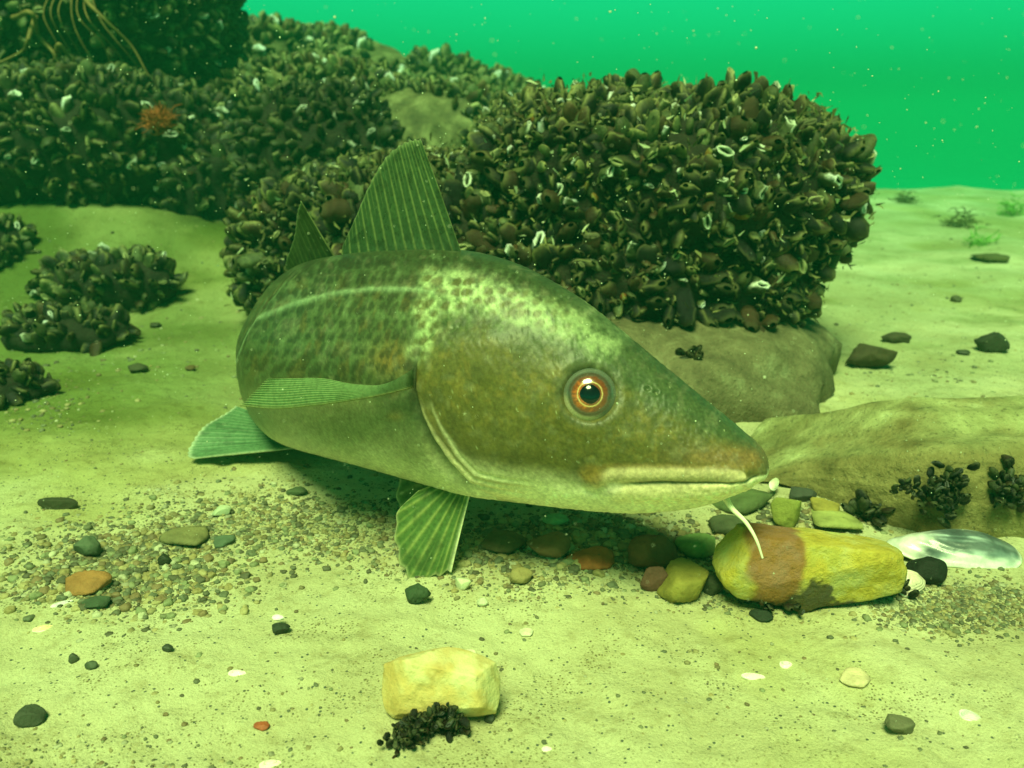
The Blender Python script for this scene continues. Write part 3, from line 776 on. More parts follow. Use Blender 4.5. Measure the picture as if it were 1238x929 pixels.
def mussel_mesh(seed, lo=False, kind=0):
    """one closed or slightly gaping shell, pointed end at the origin, open rounded end up +Z, length 1"""
    rg = np.random.default_rng(seed)
    ns, nphi = (7, 8) if lo else (12, 16)
    tt = 1 - (1 - np.linspace(0, 1, ns)) ** 1.35
    wv = .30 * np.sin(np.pi * tt ** .74) ** .62 + .012
    wv = np.where(tt > .6, .30 * np.sqrt(np.clip(1 - ((tt - .6) / .42) ** 2, 0, 1)) + .012, wv)
    wv *= rg.uniform(.8, 1.1)
    hv = wv * rg.uniform(.50, .72)
    bend = rg.uniform(-.14, .14)
    ph = np.linspace(0, 2 * np.pi, nphi, endpoint=False)
    rows = []; cols = []
    base = np.array([(.008, .007, .0045), (.012, .010, .006), (.025, .023, .013)][kind]) * rg.uniform(.4, 1.4)
    if rg.random() < .25: base = np.array([.050, .026, .010]) * rg.uniform(.6, 1.2)
    if rg.random() < .14: base = np.array([.08, .095, .038]) * rg.uniform(.5, 1.2)
    rim = np.array([(.16, .15, .055), (.32, .31, .15), (.60, .64, .50)][kind]) * rg.uniform(.4, 1.7)
    nlast = ns if kind == 0 else ns - (1 if lo else 2)
    for i in range(nlast):
        t_ = tt[i]
        x = wv[i] * np.cos(ph) + bend * math.sin(t_ * 3); y = hv[i] * np.sign(np.sin(ph)) * np.abs(np.sin(ph)) ** (1.15)
        z = t_ + .10 * np.cos(ph) * t_ * wv[i] / .3
        gr = 1 + .035 * math.sin(t_ * 24 + seed)
        rows.append(np.stack([x * gr, y * gr, z + 0 * ph], 1))
        band = .7 + .6 * abs(math.sin(t_ * 13 + seed * 1.7))
        cc = base * band; w = (np.abs(np.cos(ph)) > .97) * sst(.35, .8, t_) * .9
        w = np.maximum(w, sst(.86, 1.0, t_) * (.6 if kind == 0 else .9))
        cols.append(cc * (1 - w[:, None]) + rim * w[:, None])
    if kind:      # the two valves stand a little apart; between them it is dark
        i = nlast - 1; gp = (.28, .55)[kind - 1]
        for dz, sc_, gg, cl in ((.035, .97, 1.0, rim), (.0, .84, gp, rim * .7), (-.10, .72, gp * .8, base * .8), (-.34, .45, gp * .5, base * .25)):
            x = wv[i] * sc_ * np.cos(ph) + bend * math.sin(tt[i] * 3); y = hv[i] * sc_ * gg * np.sin(ph)
            rows.append(np.stack([x, y, tt[i] + dz + .10 * np.cos(ph) * tt[i] * wv[i] / .3], 1)); cols.append(np.tile(cl, (nphi, 1)))
    V = np.concatenate(rows); C = np.concatenate(cols)
    V = V + (.030 if kind < 2 else .075) * np.stack([noise(V, 7, seed + k) for k in range(3)], 1)
    Fq = grid_faces(len(rows), nphi, True)
    # barnacle knobs on some shells
    if not lo and rg.random() < .5:
        for _ in range(rg.integers(1, 4)):
            a = rg.integers(3, ns - 1) * nphi + rg.integers(0, nphi); n_ = V[a] - np.array([0, 0, V[a][2]]); n_ /= np.linalg.norm(n_) + 1e-6
            s_ = rg.uniform(.05, .11); iv, if_ = ico(1)
            kv = iv * s_ * np.array([1, 1, .9]) + V[a]; f4 = np.concatenate([if_, if_[:, 2:3]], 1)
            Fq = np.concatenate([Fq, f4 + len(V)]); V = np.concatenate([V, kv])
            C = np.concatenate([C, np.tile(np.array([.30, .27, .13]) * rg.uniform(.5, 1.3), (len(iv), 1))])
    return V, Fq, np.clip(C, .004, .9)

def sample_surface(V, F, n, rng):
    a, b, c = V[F[:, 0]], V[F[:, 1]], V[F[:, 2]]
    cr = np.cross(b - a, c - a); ar = np.linalg.norm(cr, axis=1); nn = cr / (ar[:, None] + 1e-12)
    k = rng.choice(len(F), n, p=ar / ar.sum()); u, v = rng.random(n), rng.random(n); f = u + v > 1; u[f] = 1 - u[f]; v[f] = 1 - v[f]
    return a[k] + u[:, None] * (b[k] - a[k]) + v[:, None] * (c[k] - a[k]), nn[k]
def thin(P, dmin):
    cell = {}; keep = []
    G = np.floor(P / dmin).astype(int)
    for i, g in enumerate(map(tuple, G)):
        ok = True
        for a in (-1, 0, 1):
            for b in (-1, 0, 1):
                for c in (-1, 0, 1):
                    for j in cell.get((g[0] + a, g[1] + b, g[2] + c), ()):
                        if ((P[i] - P[j]) ** 2).sum() < dmin * dmin: ok = False; break
                    if not ok: break
                if not ok: break
            if not ok: break
        if ok: cell.setdefault(g, []).append(i); keep.append(i)
    return np.array(keep, int)
def frames(Nrm, rng, tilt):
    z = Nrm + tilt * rng.normal(size=Nrm.shape); z /= np.linalg.norm(z, axis=1)[:, None]
    r = rng.normal(size=Nrm.shape); x = np.cross(r, z); x /= np.linalg.norm(x, axis=1)[:, None]; y = np.cross(z, x)
    return np.stack([x, y, z], -1)        # columns

bed = {'V': [], 'F': [], 'C': [], 'n': 0}
LO = [mussel_mesh(100 + k, True, (2 if k == 7 else 1 if k in (3, 14) else 0)) for k in range(24)]
def add_bed(Ps, Fr, L, rng, tint=1.0):
    for k in range(len(Ps)):
        V, F, C = LO[rng.integers(0, len(LO))]
        Q = (V * L[k]) @ Fr[k].T + Ps[k]
        bed['V'].append(Q); bed['F'].append(F + bed['n']); bed['C'].append(C * tint * rng.uniform(.7, 1.4)); bed['n'] += len(V)

def rock(name, label, lobes, mat_, cat='boulder', group=None, floor=True):
    Vs, Fs, n0 = [], [], 0
    for L in lobes:
        V, F = lobe(*L['g'], **L['k']); Vs.append(V); Fs.append(F + n0); n0 += len(V)
    V = np.concatenate(Vs)
    c = V.mean(0); c[2] = V[:, 2].min()
    o = mesh(name, V - c, np.concatenate(Fs), np.ones((len(V), 3)), mats=[mat_]); o.location = c
    tag(o, label, cat, group); return o, Vs, Fs

# main boulder: brown rock foot with a mussel-covered head that overhangs it
MAINL = [dict(g=((.150, 1.02, .172), (.196, .19, .086), 3.0, 5), k=dict(amp=.15)),
         dict(g=((.128, 1.00, .092), (.184, .175, .068), 3.8, 6), k=dict(amp=.13)),
         dict(g=((-.065, 1.05, .120), (.150, .16, .078), 2.6, 8), k=dict(amp=.14)),
         dict(g=((.07, 1.02, .190), (.11, .13, .068), 2.4, 9), k=dict(amp=.12)),
         dict(g=((-.205, 1.12, .085), (.12, .13, .085), 2.6, 19), k=dict(amp=.14))]
main, mV, mF = rock('boulder', 'large boulder crusted with mussels standing behind the cod on a brown foot', MAINL, ROCKCORE)
footL = [dict(g=((.150, .965, .0), (.175, .245, .075), 2.5, 15), k=dict(amp=.2))]
Vf, Ff = lobe(*footL[0]['g'], **footL[0]['k'])
mc = np.array(main.location)
fo = mesh('rock_foot', Vf - mc, Ff, np.ones((len(Vf), 3)), mats=[ROCKBASE], parent=main)

rg = np.random.default_rng(5)
cand_P, cand_N = [], []
for li, (V, F, L) in enumerate(zip(mV, [f - f.min() for f in mF], MAINL)):
    Ps, Ns = sample_surface(V, F, 9000, rg)
    ok = np.ones(len(Ps), bool)
    for lj, L2 in enumerate(MAINL):
        if lj != li: ok &= ~inside_lobe(Ps, L2['g'][0], L2['g'][1], L2['g'][2], 0)
    ok &= Ps[:, 2] > .030 + .014 * noise(Ps, 14, 3)
    ok &= (Ps[:, 1] < 1.12) | (Ns[:, 2] > .2) | (np.abs(Ns[:, 0]) > .5)
    cand_P.append(Ps[ok]); cand_N.append(Ns[ok])
cP = np.concatenate(cand_P); cN = np.concatenate(cand_N)
perm = rg.permutation(len(cP)); cP, cN = cP[perm], cN[perm]
cP0, cN0 = cP, cN
kp = thin(cP, .0108); cP, cN = cP[kp], cN[kp]
L_ = rg.uniform(.021, .036, len(cP)) * np.where(rg.random(len(cP)) < .12, 1.25, 1)
Fr = frames(cN + np.array([0, -.15, .25]), rg, .62)
base_ = cP - cN * (L_ * .35)[:, None] + cN * (.016 * np.clip(noise(cP, 26, 8), -1, 1))[:, None]
view = CP - cP; dist = np.linalg.norm(view, axis=1); view /= dist[:, None]
px = proj(cP + cN * .015)
fish_top = np.interp(px[:, 0], [280, 400, 560, 666, 777, 889, 927, 940], [400, 300, 300, 345, 427, 519, 570, 400], left=999, right=999)
vis = ((cN * view).sum(1) > -.05) & (px[:, 1] < fish_top) & (px[:, 0] > 270) & (px[:, 0] < 1230) & (px[:, 1] > 0)
score = np.where(vis, (cN * view).sum(1) * .6 + .5 + L_ * 14 + rg.random(len(cP)) * .3, -1)
top = np.argsort(-score)[:285]
protos = []
KIND = [0, 0, 0, 1, 0, 0, 0, 0, 2, 0, 0, 1, 0, 0]
for k, kd in enumerate(KIND):
    V, F, C = mussel_mesh(300 + k, False, kd)
    if k == 5: C = np.clip(C * [6, 2.6, 1.0], 0, .22)
    if k == 9: C = np.clip(C * [5, 4.8, 2.2], 0, .26)
    protos.append((mesh('mussel', V, F, C, mats=[MUS], link=False), kd, k))
LBL = {0: ('dark brown mussel in the crust on the large boulder', 'mussels crusting the large boulder'),
       1: ('gaping olive rimmed mussel in the crust on the large boulder', 'gaping mussels crusting the large boulder'),
       2: ('pale rimmed open mussel shell on the large boulder', 'pale open mussel shells on the large boulder')}
def place_mussel(mesh_, loc, fr, L, label, group, cat='mussel'):
    o = bpy.data.objects.new('mussel', mesh_); COL.objects.link(o)
    Mx = Matrix([[*fr[0], 0], [*fr[1], 0], [*fr[2], 0], [0, 0, 0, 1]])
    o.matrix_world = Matrix.Translation(Vector(loc)) @ Mx @ Matrix.Diagonal((L, L, L, 1))
    tag(o, label, cat, group); return o
PWT = np.array([1, 1, 1, 1, 1, .35, 1, 1, .35, .6, 1, 1, 1, 1]); PWT /= PWT.sum()
for i in top:
    pale = (px[i, 0] > 820) & (px[i, 1] < 280) & (rg.random() < .13)
    me, kd, k = protos[8] if pale else protos[rg.choice(len(KIND), p=PWT)]
    if k in (5, 9): L_[i] *= .72
    lab, grp = LBL[kd]
    if k == 5: lab, grp = 'rusty orange brown mussel in the crust on the large boulder', 'rusty mussels on the large boulder'
    if k == 9: lab, grp = 'tan weathered mussel in the crust on the large boulder', 'tan mussels on the large boulder'
    place_mussel(me, base_[i], Fr[i], L_[i], lab, grp)
kp2 = thin(cP0, .0082); rgs = np.random.default_rng(55)
add_bed(cP0[kp2] - cN0[kp2] * .002 + cN0[kp2] * (.006 * np.clip(noise(cP0[kp2], 40, 18), 0, 1))[:, None], frames(cN0[kp2] + np.array([0, 0, .3]), rgs, .9), rgs.uniform(.010, .019, len(kp2)), rgs)
rest = np.setdiff1d(np.arange(len(cP)), top)
add_bed(base_[rest], Fr[rest], L_[rest], rg)

# reef of mussel-covered rocks on the left, going back into the green water
REEF = [
    ('dark overhanging boulder at the top left of the reef with brown weed hanging over it', [dict(g=((-.93, 1.92, .50), (.36, .34, .27), 2.8, 31), k=dict(amp=.14))], -1, 1.0, 1.35),
    ('broad mussel covered rock below the dark overhanging boulder', [dict(g=((-.80, 1.60, .20), (.30, .24, .115), 2.6, 33), k=dict(amp=.16)), dict(g=((-.52, 1.58, .13), (.13, .15, .10), 2.4, 35), k=dict(amp=.16))], .095, .75, 1.2),
    ('mussel covered rock between the broad rock and the far ridge of the reef', [dict(g=((-.42, 1.95, .20), (.25, .24, .15), 2.5, 37), k=dict(amp=.18)), dict(g=((-.16, 1.85, .17), (.20, .2, .135), 2.4, 38), k=dict(amp=.15))], .05, 1.3, 1.2),
    ('far mussel covered ridge of rock fading into the green water', [dict(g=((-.70, 2.75, .24), (.45, .30, .25), 2.4, 41), k=dict(amp=.2)), dict(g=((-.22, 2.65, .20), (.38, .28, .18), 2.4, 42), k=dict(amp=.2))], .0, 1.3, 1.9),
    ('small mussel clump on the sand left of the cod with a rounded top', [dict(g=((-.535, 1.17, .035), (.085, .055, .038), 2.2, 43), k=dict(amp=.25, sub=4))], .0, .9, 1.0),
    ('low mussel clump on the sand at the left edge, below the other clump', [dict(g=((-.52, 1.00, .010), (.075, .045, .022), 2.2, 44), k=dict(amp=.25, sub=4))], .0, .9, .9),
    ('upright mussel clump at the left edge above the low clump', [dict(g=((-.76, 1.27, .055), (.075, .07, .055), 2.2, 45), k=dict(amp=.25, sub=4))], .0, .9, 1.0),
    ('dark stone at the left edge of the sand', [dict(g=((-.475, .80, .002), (.034, .028, .018), 2.2, 46), k=dict(amp=.25, sub=4))], .0, .9, .8),
    ('tall dark rock overgrown with mussels between the cod and the far reef', [dict(g=((-.29, 1.42, .14), (.115, .13, .145), 2.5, 47), k=dict(amp=.16))], .0, .45, 1.05),
]
rg = np.random.default_rng(9)
for lab, lobes, zmin, tint, sz in REEF:
    o, Vs, Fs = rock('boulder' if 'clump' not in lab and 'stone' not in lab else 'mussel_clump' if 'clump' in lab else 'stone', lab, lobes, SILTROCK if ('between the broad' in lab or 'ridge' in lab) else ROCKCORE, 'boulder' if 'clump' not in lab and 'stone' not in lab else 'mussel clump' if 'clump' in lab else 'stone')
    for li, (V, F) in enumerate(zip(Vs, Fs)):
        F = F - F.min()
        a, b, c = V[F[:, 0]], V[F[:, 1]], V[F[:, 2]]; area = np.linalg.norm(np.cross(b - a, c - a), axis=1).sum() / 2
        spc = .0104 * sz; n = int(area / spc ** 2 * 2.2)
        Ps, Ns = sample_surface(V, F, n, rg)
        ok = (Ns @ np.array([0, -1, 0]) > -.3) | (Ns[:, 2] > .1)
        ok &= (Ps[:, 2] > np.array(ground_h(Ps[:, 0], Ps[:, 1])) - .004) & (Ps[:, 2] > zmin + .02 * noise(Ps, 12, 5))
        if 'between the broad' in lab or 'ridge' in lab: ok &= fbm(Ps, 6, 77, 3) > -.12
        for lj, L2 in enumerate(lobes):
            if lj != li: ok &= ~inside_lobe(Ps, L2['g'][0], L2['g'][1], L2['g'][2], 0)
        Ps, Ns = Ps[ok], Ns[ok]; kp = thin(Ps, spc); Ps, Ns = Ps[kp], Ns[kp]
        Ll = rg.uniform(.018, .034, len(Ps)) * sz
        Frr = frames(Ns + np.array([0, -.1, .3]), rg, .5)
        add_bed(Ps - Ns * (Ll * .4)[:, None], Frr, Ll, rg, tint)
# the sand-dusted rocks showing between the mussels on the middle reef
# ------------------------------------------------------------------ stones
def stone(label, px_, py_, w, h, matc, col=(1, 1, 1), seed=0, depth=None, e=2.3, amp=.14, rotz=0.0, roll=0.0, name='stone', cat='stone', group=None, sub=4, sink=.15, Yadd=0.0, cuts=None):
    """w, h are sizes as seen (chart units) where the stone touches the sand at px_, py_ (its lower edge)"""
    g = gpt(px_, py_); dpt = (g - CP) @ cF
    W = w * dpt / FPX / 2
    # seen height mixes top face and front: split with the view angle
    Dp_ = depth * W if depth else W * .8
    sn = math.sin(math.atan2(CAM_Z, g[1])); cs = math.cos(math.atan2(CAM_Z, g[1]))
    hh_ = h * dpt / FPX
    Hh = max((hh_ - 2 * Dp_ * sn * .8) / cs * .6, hh_ * .28)
    V, F = lobe((0, 0, 0), (W, Dp_, Hh), e, seed, amp=amp, sub=sub)
    rq = np.random.default_rng(seed + 1000); q = V / [W, Dp_, Hh]
    cl_ = cuts if cuts is not None else [(rq.normal(size=3), rq.uniform(.62, .86)) for _ in range(9)]
    for n_, d_ in cl_:
        n_ = np.array(n_, float); n_ /= np.linalg.norm(n_); s_ = q @ n_ - d_; q = q - n_ * (np.maximum(s_, 0) * .88)[:, None]
    V = q * [W, Dp_, Hh]; V = V + (.035 * W * fbm(V, 4 / W, seed + 5, 4))[:, None] * (q / (np.linalg.norm(q, axis=1)[:, None] + 1e-6))
    if roll: 
        q = V.copy(); V[:, 0] = q[:, 0] * math.cos(roll) - q[:, 2] * math.sin(roll); V[:, 2] = q[:, 0] * math.sin(roll) + q[:, 2] * math.cos(roll)
    if rotz:
        q = V.copy(); V[:, 0] = q[:, 0] * math.cos(rotz) - q[:, 1] * math.sin(rotz); V[:, 1] = q[:, 0] * math.sin(rotz) + q[:, 1] * math.cos(rotz)
    zb = V[:, 2].min(); V = V - [0, V[:, 1].min() * .8, zb]
    C = np.tile(np.array(col, float), (len(V), 1)) if callable(col) is False else col(V, W, Hh)
    o = mesh(name, V, F, C, mats=[matc])
    o.location = (g[0], g[1] + Yadd, gz(g[0], g[1]) - sink * Hh)
    if label: tag(o, label, cat, group)
    return o

# the long flat slab on the right
def slab():
    nx, ny = 260, 120
    u = np.linspace(0, 1, nx); v = np.linspace(0, 1, ny)
    U, Vv = np.meshgrid(u, v, indexing='ij')
    # profile runs from the sand in front, up the face, over the edge and back down
    Xx = .172 + U * .34
    front = .512 + .075 * (1 - sst(.0, .34, U)) + .006 * np.sin(U * 9) + .03 * sst(.6, 1, U)
    prof_y = np.interp(Vv, [0, .20, .34, .44, .56, .74, .9, 1], [0, .004, .010, .024, .048, .080, .115, .125])
    lip = .004 + .054 * sst(-.02, .36, U) - .004 * np.sin(U * 8)
    prof_z = spline([0, .20, .34, .44, .56, .74, .9, 1], [-.35, .35, .70, .84, .84, .97, .75, -.35], v)[None] * np.ones((nx, 1))
    end = sst(0, .12, U)
    P_ = np.stack([Xx, front + prof_y * (.45 + .55 * end), (lip * prof_z * (.15 + .85 * end))], -1)
    n_ = fbm(P_, 18, 61, 5)
    P_[..., 2] += .004 * n_ + .006 * fbm(P_ * [1, 2, 1], 7, 63, 3) * sst(.3, .5, Vv)
    P_[..., 1] += .006 * fbm(P_ * [.5, 1, 3], 14, 64, 4)
    P_[..., 2] += .0022 * np.sin(Vv * 60 + 3 * np.sin(U * 9)) * (1 - sst(.35, .5, Vv)) * .3
    C = np.ones((nx * ny, 3))
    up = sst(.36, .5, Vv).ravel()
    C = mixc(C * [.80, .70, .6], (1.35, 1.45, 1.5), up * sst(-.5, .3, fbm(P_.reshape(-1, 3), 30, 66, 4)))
    dk = sst(.1, .45, fbm(P_.reshape(-1, 3) * [1, 2, 1], 16, 70, 4))
    C = mixc(C, (.55, .55, .4), .7 * dk)
    return P_.reshape(-1, 3), grid_faces(nx, ny)[:, ::-1], C
V, F, C = slab()
c0 = np.array([V[:, 0].mean(), V[:, 1].min(), 0])
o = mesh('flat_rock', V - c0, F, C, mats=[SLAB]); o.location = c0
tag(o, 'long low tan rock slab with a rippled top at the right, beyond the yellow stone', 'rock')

def ycol(V, W, H):
    x = V[:, 0] / W; z = V[:, 2] / H
    n = fbm(V, 60, 3, 4)
    C = np.ones((len(V), 3))
    C = mixc(C, (.75, .95, 1.6), .5 * sst(.1, .5, fbm(V, 80, 9, 3)))
    C = mixc(C, (.50, .27, .55), (sst(-.80, -.68, x + .18 * n - .05 * z) * (1 - sst(-.34, -.22, x + .20 * n - .08 * z))) * .93)
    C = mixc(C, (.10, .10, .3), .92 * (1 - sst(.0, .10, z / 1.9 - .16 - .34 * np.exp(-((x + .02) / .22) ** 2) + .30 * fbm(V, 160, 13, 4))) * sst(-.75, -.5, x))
    return C
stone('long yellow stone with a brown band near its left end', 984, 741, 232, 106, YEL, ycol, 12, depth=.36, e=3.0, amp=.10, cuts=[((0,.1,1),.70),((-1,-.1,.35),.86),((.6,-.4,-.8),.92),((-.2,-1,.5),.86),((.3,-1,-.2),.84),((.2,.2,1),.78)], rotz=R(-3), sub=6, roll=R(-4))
def pcol(V, W, H):
    C = np.ones((len(V), 3)); n = fbm(V, 90, 5, 4); n2 = fbm(V * [1, 1, .4], 220, 6, 4)
    C = mixc(C, (.88, .66, .36), .7 * sst(-.25, .3, n)); return mixc(C, (.6, .5, .3), .5 * sst(.15, .4, n2))
stone('pale yellow blocky stone in the foreground with small dark mussels at its foot', 532, 884, 148, 100, PALE, pcol, 24, depth=.46, e=3.2, amp=.05, rotz=R(-10), sub=6, roll=R(-6), cuts=[((.08,-.1,1),.70),((-1,-.55,.25),.80),((.12,-1,.30),.62),((1,-.25,.25),.80),((.5,-.7,-.9),.66),((-.7,.3,.9),.82)])
ST_ = [
 # label, x, ybottom, w, h, colour, seed, extras
 ('smooth light green oval pebble leaning on the flat rock', 1001, 602, 42, 28, (.42, .52, .14), 1, dict(roll=R(-18), depth=.6)),
 ('dark grey pebble between the green oval pebble and the flat rock end', 971, 608, 36, 26, (.06, .065, .05), 2, {}),
 ('olive brown pebble below the green oval pebble', 1003, 628, 48, 28, (.33, .26, .06), 3, dict(roll=R(-8))),
 ('upright olive stone with a blunt peak behind the yellow stone', 953, 640, 42, 42, (.26, .27, .06), 4, dict(e=2.8, depth=.5)),
 ('long flat mossy stone just behind the yellow stone', 1015, 645, 72, 26, (.36, .36, .12), 5, dict(e=2.8, roll=R(-6))),
 ('flat green slab stone under the snout of the cod', 905, 622, 84, 30, (.10, .13, .05), 6, dict(roll=R(8), e=2.6)),
 ('dark olive stone behind the barbel tip', 888, 650, 56, 30, (.07, .08, .04), 7, {}),
 ('olive wedge shaped rock left of the yellow stone', 833, 732, 76, 56, (.28, .23, .05), 8, dict(e=3.0, rotz=R(20))),
 ('rounded light green stone above the olive wedge rock', 846, 678, 56, 38, (.25, .36, .12), 9, {}),
 ('brown red mossy rock under the cod beside the orange stone', 790, 692, 62, 52, (.20, .085, .04), 10, {}),
 ('orange stone with a dark mossy side under the jaw of the cod', 716, 692, 62, 34, (.40, .13, .04), 11, {}),
 ('brown flat rock left of the orange stone', 664, 680, 58, 40, (.19, .11, .05), 12, {}),
 ('small pale green pebble under the cod', 672, 637, 34, 18, (.32, .50, .26), 13, {}),
 ('round tan pebble left of the brown flat rock', 630, 708, 32, 24, (.30, .24, .10), 14, {}),
 ('brown gravelly rock right of the pelvic fin', 607, 672, 62, 34, (.13, .10, .045), 15, {}),
 ('dark red flake of stone leaning on the olive wedge rock', 792, 716, 34, 34, (.16, .07, .05), 16, dict(roll=R(-40), depth=.3)),
 ('round black pebble at the right end of the yellow stone', 1124, 711, 48, 44, (.012, .014, .010), 17, dict(e=2.2, amp=.05)),
 ('oval black mussel pebble in front of the yellow stone', 922, 753, 32, 16, (.025, .035, .022), 18, {}),
 ('knobbly dark pebble left of the yellow stone', 866, 722, 34, 30, (.05, .055, .03), 19, dict(amp=.25)),
 ('grey green round pebble at the lower left of the yellow stone', 888, 722, 30, 30, (.14, .13, .05), 20, {}),
 ('dark wedge shaped pebble at the lower left of the sand', 32, 880, 42, 28, (.06, .07, .045), 21, dict(e=2.8, amp=.18)),
 ('dark pebble capped with a white shell chip on the open sand', 337, 768, 25, 16, (.035, .045, .028), 22, dict(amp=.2)),
 ('dark green knobbly pebble beside the pelvic fin tip', 503, 731, 34, 26, (.045, .075, .035), 23, dict(amp=.28)),
 ('small white angular pebble right of the green knobbly pebble', 560, 714, 20, 17, (.62, .62, .42), 24, dict(e=3)),
 ('small white pebble farther right on the clean sand', 583, 734, 15, 13, (.60, .60, .42), 25, {}),
 ('round white pebble behind the pale yellow stone', 568, 799, 18, 14, (.78, .68, .50), 26, {}),
 ('small black bead pebble behind the pale yellow stone', 585, 819, 18, 15, (.05, .03, .015), 27, dict(amp=.04)),
 ('dark pebble at the right foot of the pale yellow stone', 592, 876, 14, 14, (.05, .055, .04), 28, {}),
 ('white domed shell pebble on the open sand below the cod', 637, 770, 20, 11, (.72, .68, .50), 29, {}),
 ('pink and cream flat pebble on the right foreground sand', 1040, 832, 46, 22, (.70, .56, .36), 30, dict(e=2.2, amp=.05)),
 ('mottled black and white pebble on the right foreground sand', 1090, 891, 38, 28, (.16, .15, .09), 31, dict(amp=.2)),
 ('dark cylinder shaped stone lying on the sand at left', 68, 616, 50, 17, (.05, .05, .025), 32, dict(e=3.5, depth=.35)),
 ('flat reddish stone in the gravel patch at left', 97, 720, 60, 30, (.36, .17, .06), 33, dict(e=2.6)),
 ('dark grey green stone in the gravel patch at left', 102, 676, 34, 30, (.10, .13, .08), 34, dict(amp=.18)),
 ('dark green pebble in front of the reddish gravel stone', 113, 738, 38, 18, (.06, .09, .05), 35, {}),
 ('upright black pebble in the middle of the gravel patch', 198, 687, 16, 20, (.03, .035, .02), 36, {}),
 ('pale square pebble at the far side of the gravel patch', 266, 625, 22, 15, (.52, .56, .38), 37, dict(e=3)),
 ('large grey brown stone half buried in the gravel patch', 222, 663, 66, 24, (.20, .18, .08), 38, {}),
 ('dark flat pebble beside the half buried gravel stone', 268, 663, 34, 16, (.10, .14, .09), 39, {}),
 ('small brick red pebble in the left foreground', 315, 884, 20, 12, (.42, .10, .04), 40, {}),
 ('dark oval stone in the gravel under the belly of the cod', 358, 600, 26, 14, (.09, .12, .06), 41, {}),
 ('small dark pebble on the sand left of the pale yellow stone', 202, 789, 14, 11, (.05, .06, .04), 42, {}),
 ('dark pebble left of its twin on the lower left sand', 88, 803, 14, 14, (.07, .08, .05), 43, {}),
 ('dark pebble right of its twin on the lower left sand', 109, 811, 15, 13, (.07, .09, .05), 44, {}),
 ('brown rock with a dark underside on the sand right of the large boulder', 1060, 448, 66, 32, (.060, .045, .02), 45, dict(amp=.3, depth=.45, e=2.2)),
 ('small dark rock just beyond the brown rock right of the boulder', 1086, 416, 38, 16, (.06, .05, .025), 46, dict(amp=.3, depth=.4, e=2.2)),
 ('dark angular rock near the right edge of the sand', 1202, 427, 46, 26, (.035, .035, .02), 47, dict(amp=.32, depth=.45, e=2.2)),
 ('tiny dark rock left of the angular rock', 1166, 430, 17, 8, (.05, .05, .03), 48, {}),
 ('low brown weed covered rock on the far right sand', 1208, 318, 54, 14, (.10, .085, .03), 49, dict(amp=.3)),
 ('small dark stone on the far sand beyond the boulder', 1158, 366, 14, 9, (.08, .07, .03), 50, {}),
 ('dark round stone on the sand left of the cod', 163, 452, 26, 13, (.06, .06, .03), 51, dict(amp=.2)),
 ('small brown stone close to the flank of the cod', 228, 449, 16, 8, (.12, .08, .03), 52, {}),
 ('dark flat patch of stone on the sand below the mussel clump', 186, 397, 18, 8, (.05, .05, .025), 53, {}),
]
for lab, x, y, w, h, cl, sd__, kw in ST_:
    stone(lab, x, y, w, h, ANY if w > 24 else PEB, np.array(cl) * 1.0, 500 + sd__, **kw)

# mottled dark growth stuck on things: small young mussels in clusters, each cluster one thing
def clump(label, centre, spread, n, L, seed, up=(0, -.5, .6), tint=(1, 1, 1), cat='mussel clump'):
    rgc = np.random.default_rng(seed); Vs, Fs, Cs, n0 = [], [], [], 0
    for k in range(n):
        V, F, C = LO[rgc.integers(0, len(LO))]
        d = rgc.normal(size=3) * np.array(spread); fr = frames(np.array([up], float), rgc, .5)[0]
        Q = (V * L * rgc.uniform(.6, 1.2)) @ fr.T + d
        Vs.append(Q); Fs.append(F + n0); Cs.append(np.minimum(C, .12) * rgc.uniform(.3, .8) * np.array(tint)); n0 += len(V)
    o = mesh('mussel_clump', np.concatenate(Vs), np.concatenate(Fs), np.concatenate(Cs), mats=[MUS]); o.location = centre
    tag(o, label, cat); return o
p = gpt(488, 902); clump('leftmost dark clump of young mussels at the foot of the pale yellow stone', p + [.001, .002, .003], (.0034, .002, .0022), 80, .0052, 1, up=(0, -.4, .3))
p = gpt(516, 884); clump('middle dark clump of young mussels under the front of the pale yellow stone', p + [0, -.001, .005], (.0042, .002, .003), 110, .0052, 2, up=(0, -.4, .2))
p = gpt(548, 880); clump('dark clump of young mussels climbing the front of the pale yellow stone', p + [-.001, -.001, .006], (.0024, .0018, .0038), 80, .0052, 3, up=(0, -.5, -.2))
clump('black mussel clump on the face of the flat rock', at(1140, 596, .513), (.0055, .003, .0065), 110, .0085, 4)
clump('thin scatter of dark mussels at the left of the flat rock face', at(1100, 590, .513), (.006, .002, .0022), 40, .006, 5)
clump('dark mussel clump on the flat rock at the right edge of the photo', at(1222, 592, .513), (.005, .003, .006), 80, .0085, 6)
p = gpt(992, 730); clump('dark weedy clump at the lower front edge of the yellow stone', p + [0, .004, .006], (.011, .003, .004), 50, .009, 7)
p = gpt(950, 738); clump('small dark clump under the brown band of the yellow stone', p + [0, .004, .003], (.006, .003, .002), 24, .008, 8)
p = gpt(1056, 722); clump('thin dark fringe of weed under the right half of the yellow stone', p + [0, .006, .001], (.014, .003, .0015), 36, .007, 18)
clump('single dark mussel cluster on the bare brown foot of the large boulder', at(836, 440, .745), (.004, .003, .005), 22, .013, 9)
p = gpt(1050, 632); clump('small heap of broken dark shells at the left tip of the silvery shell', p + [0, .004, .006], (.006, .004, .005), 24, .012, 10)

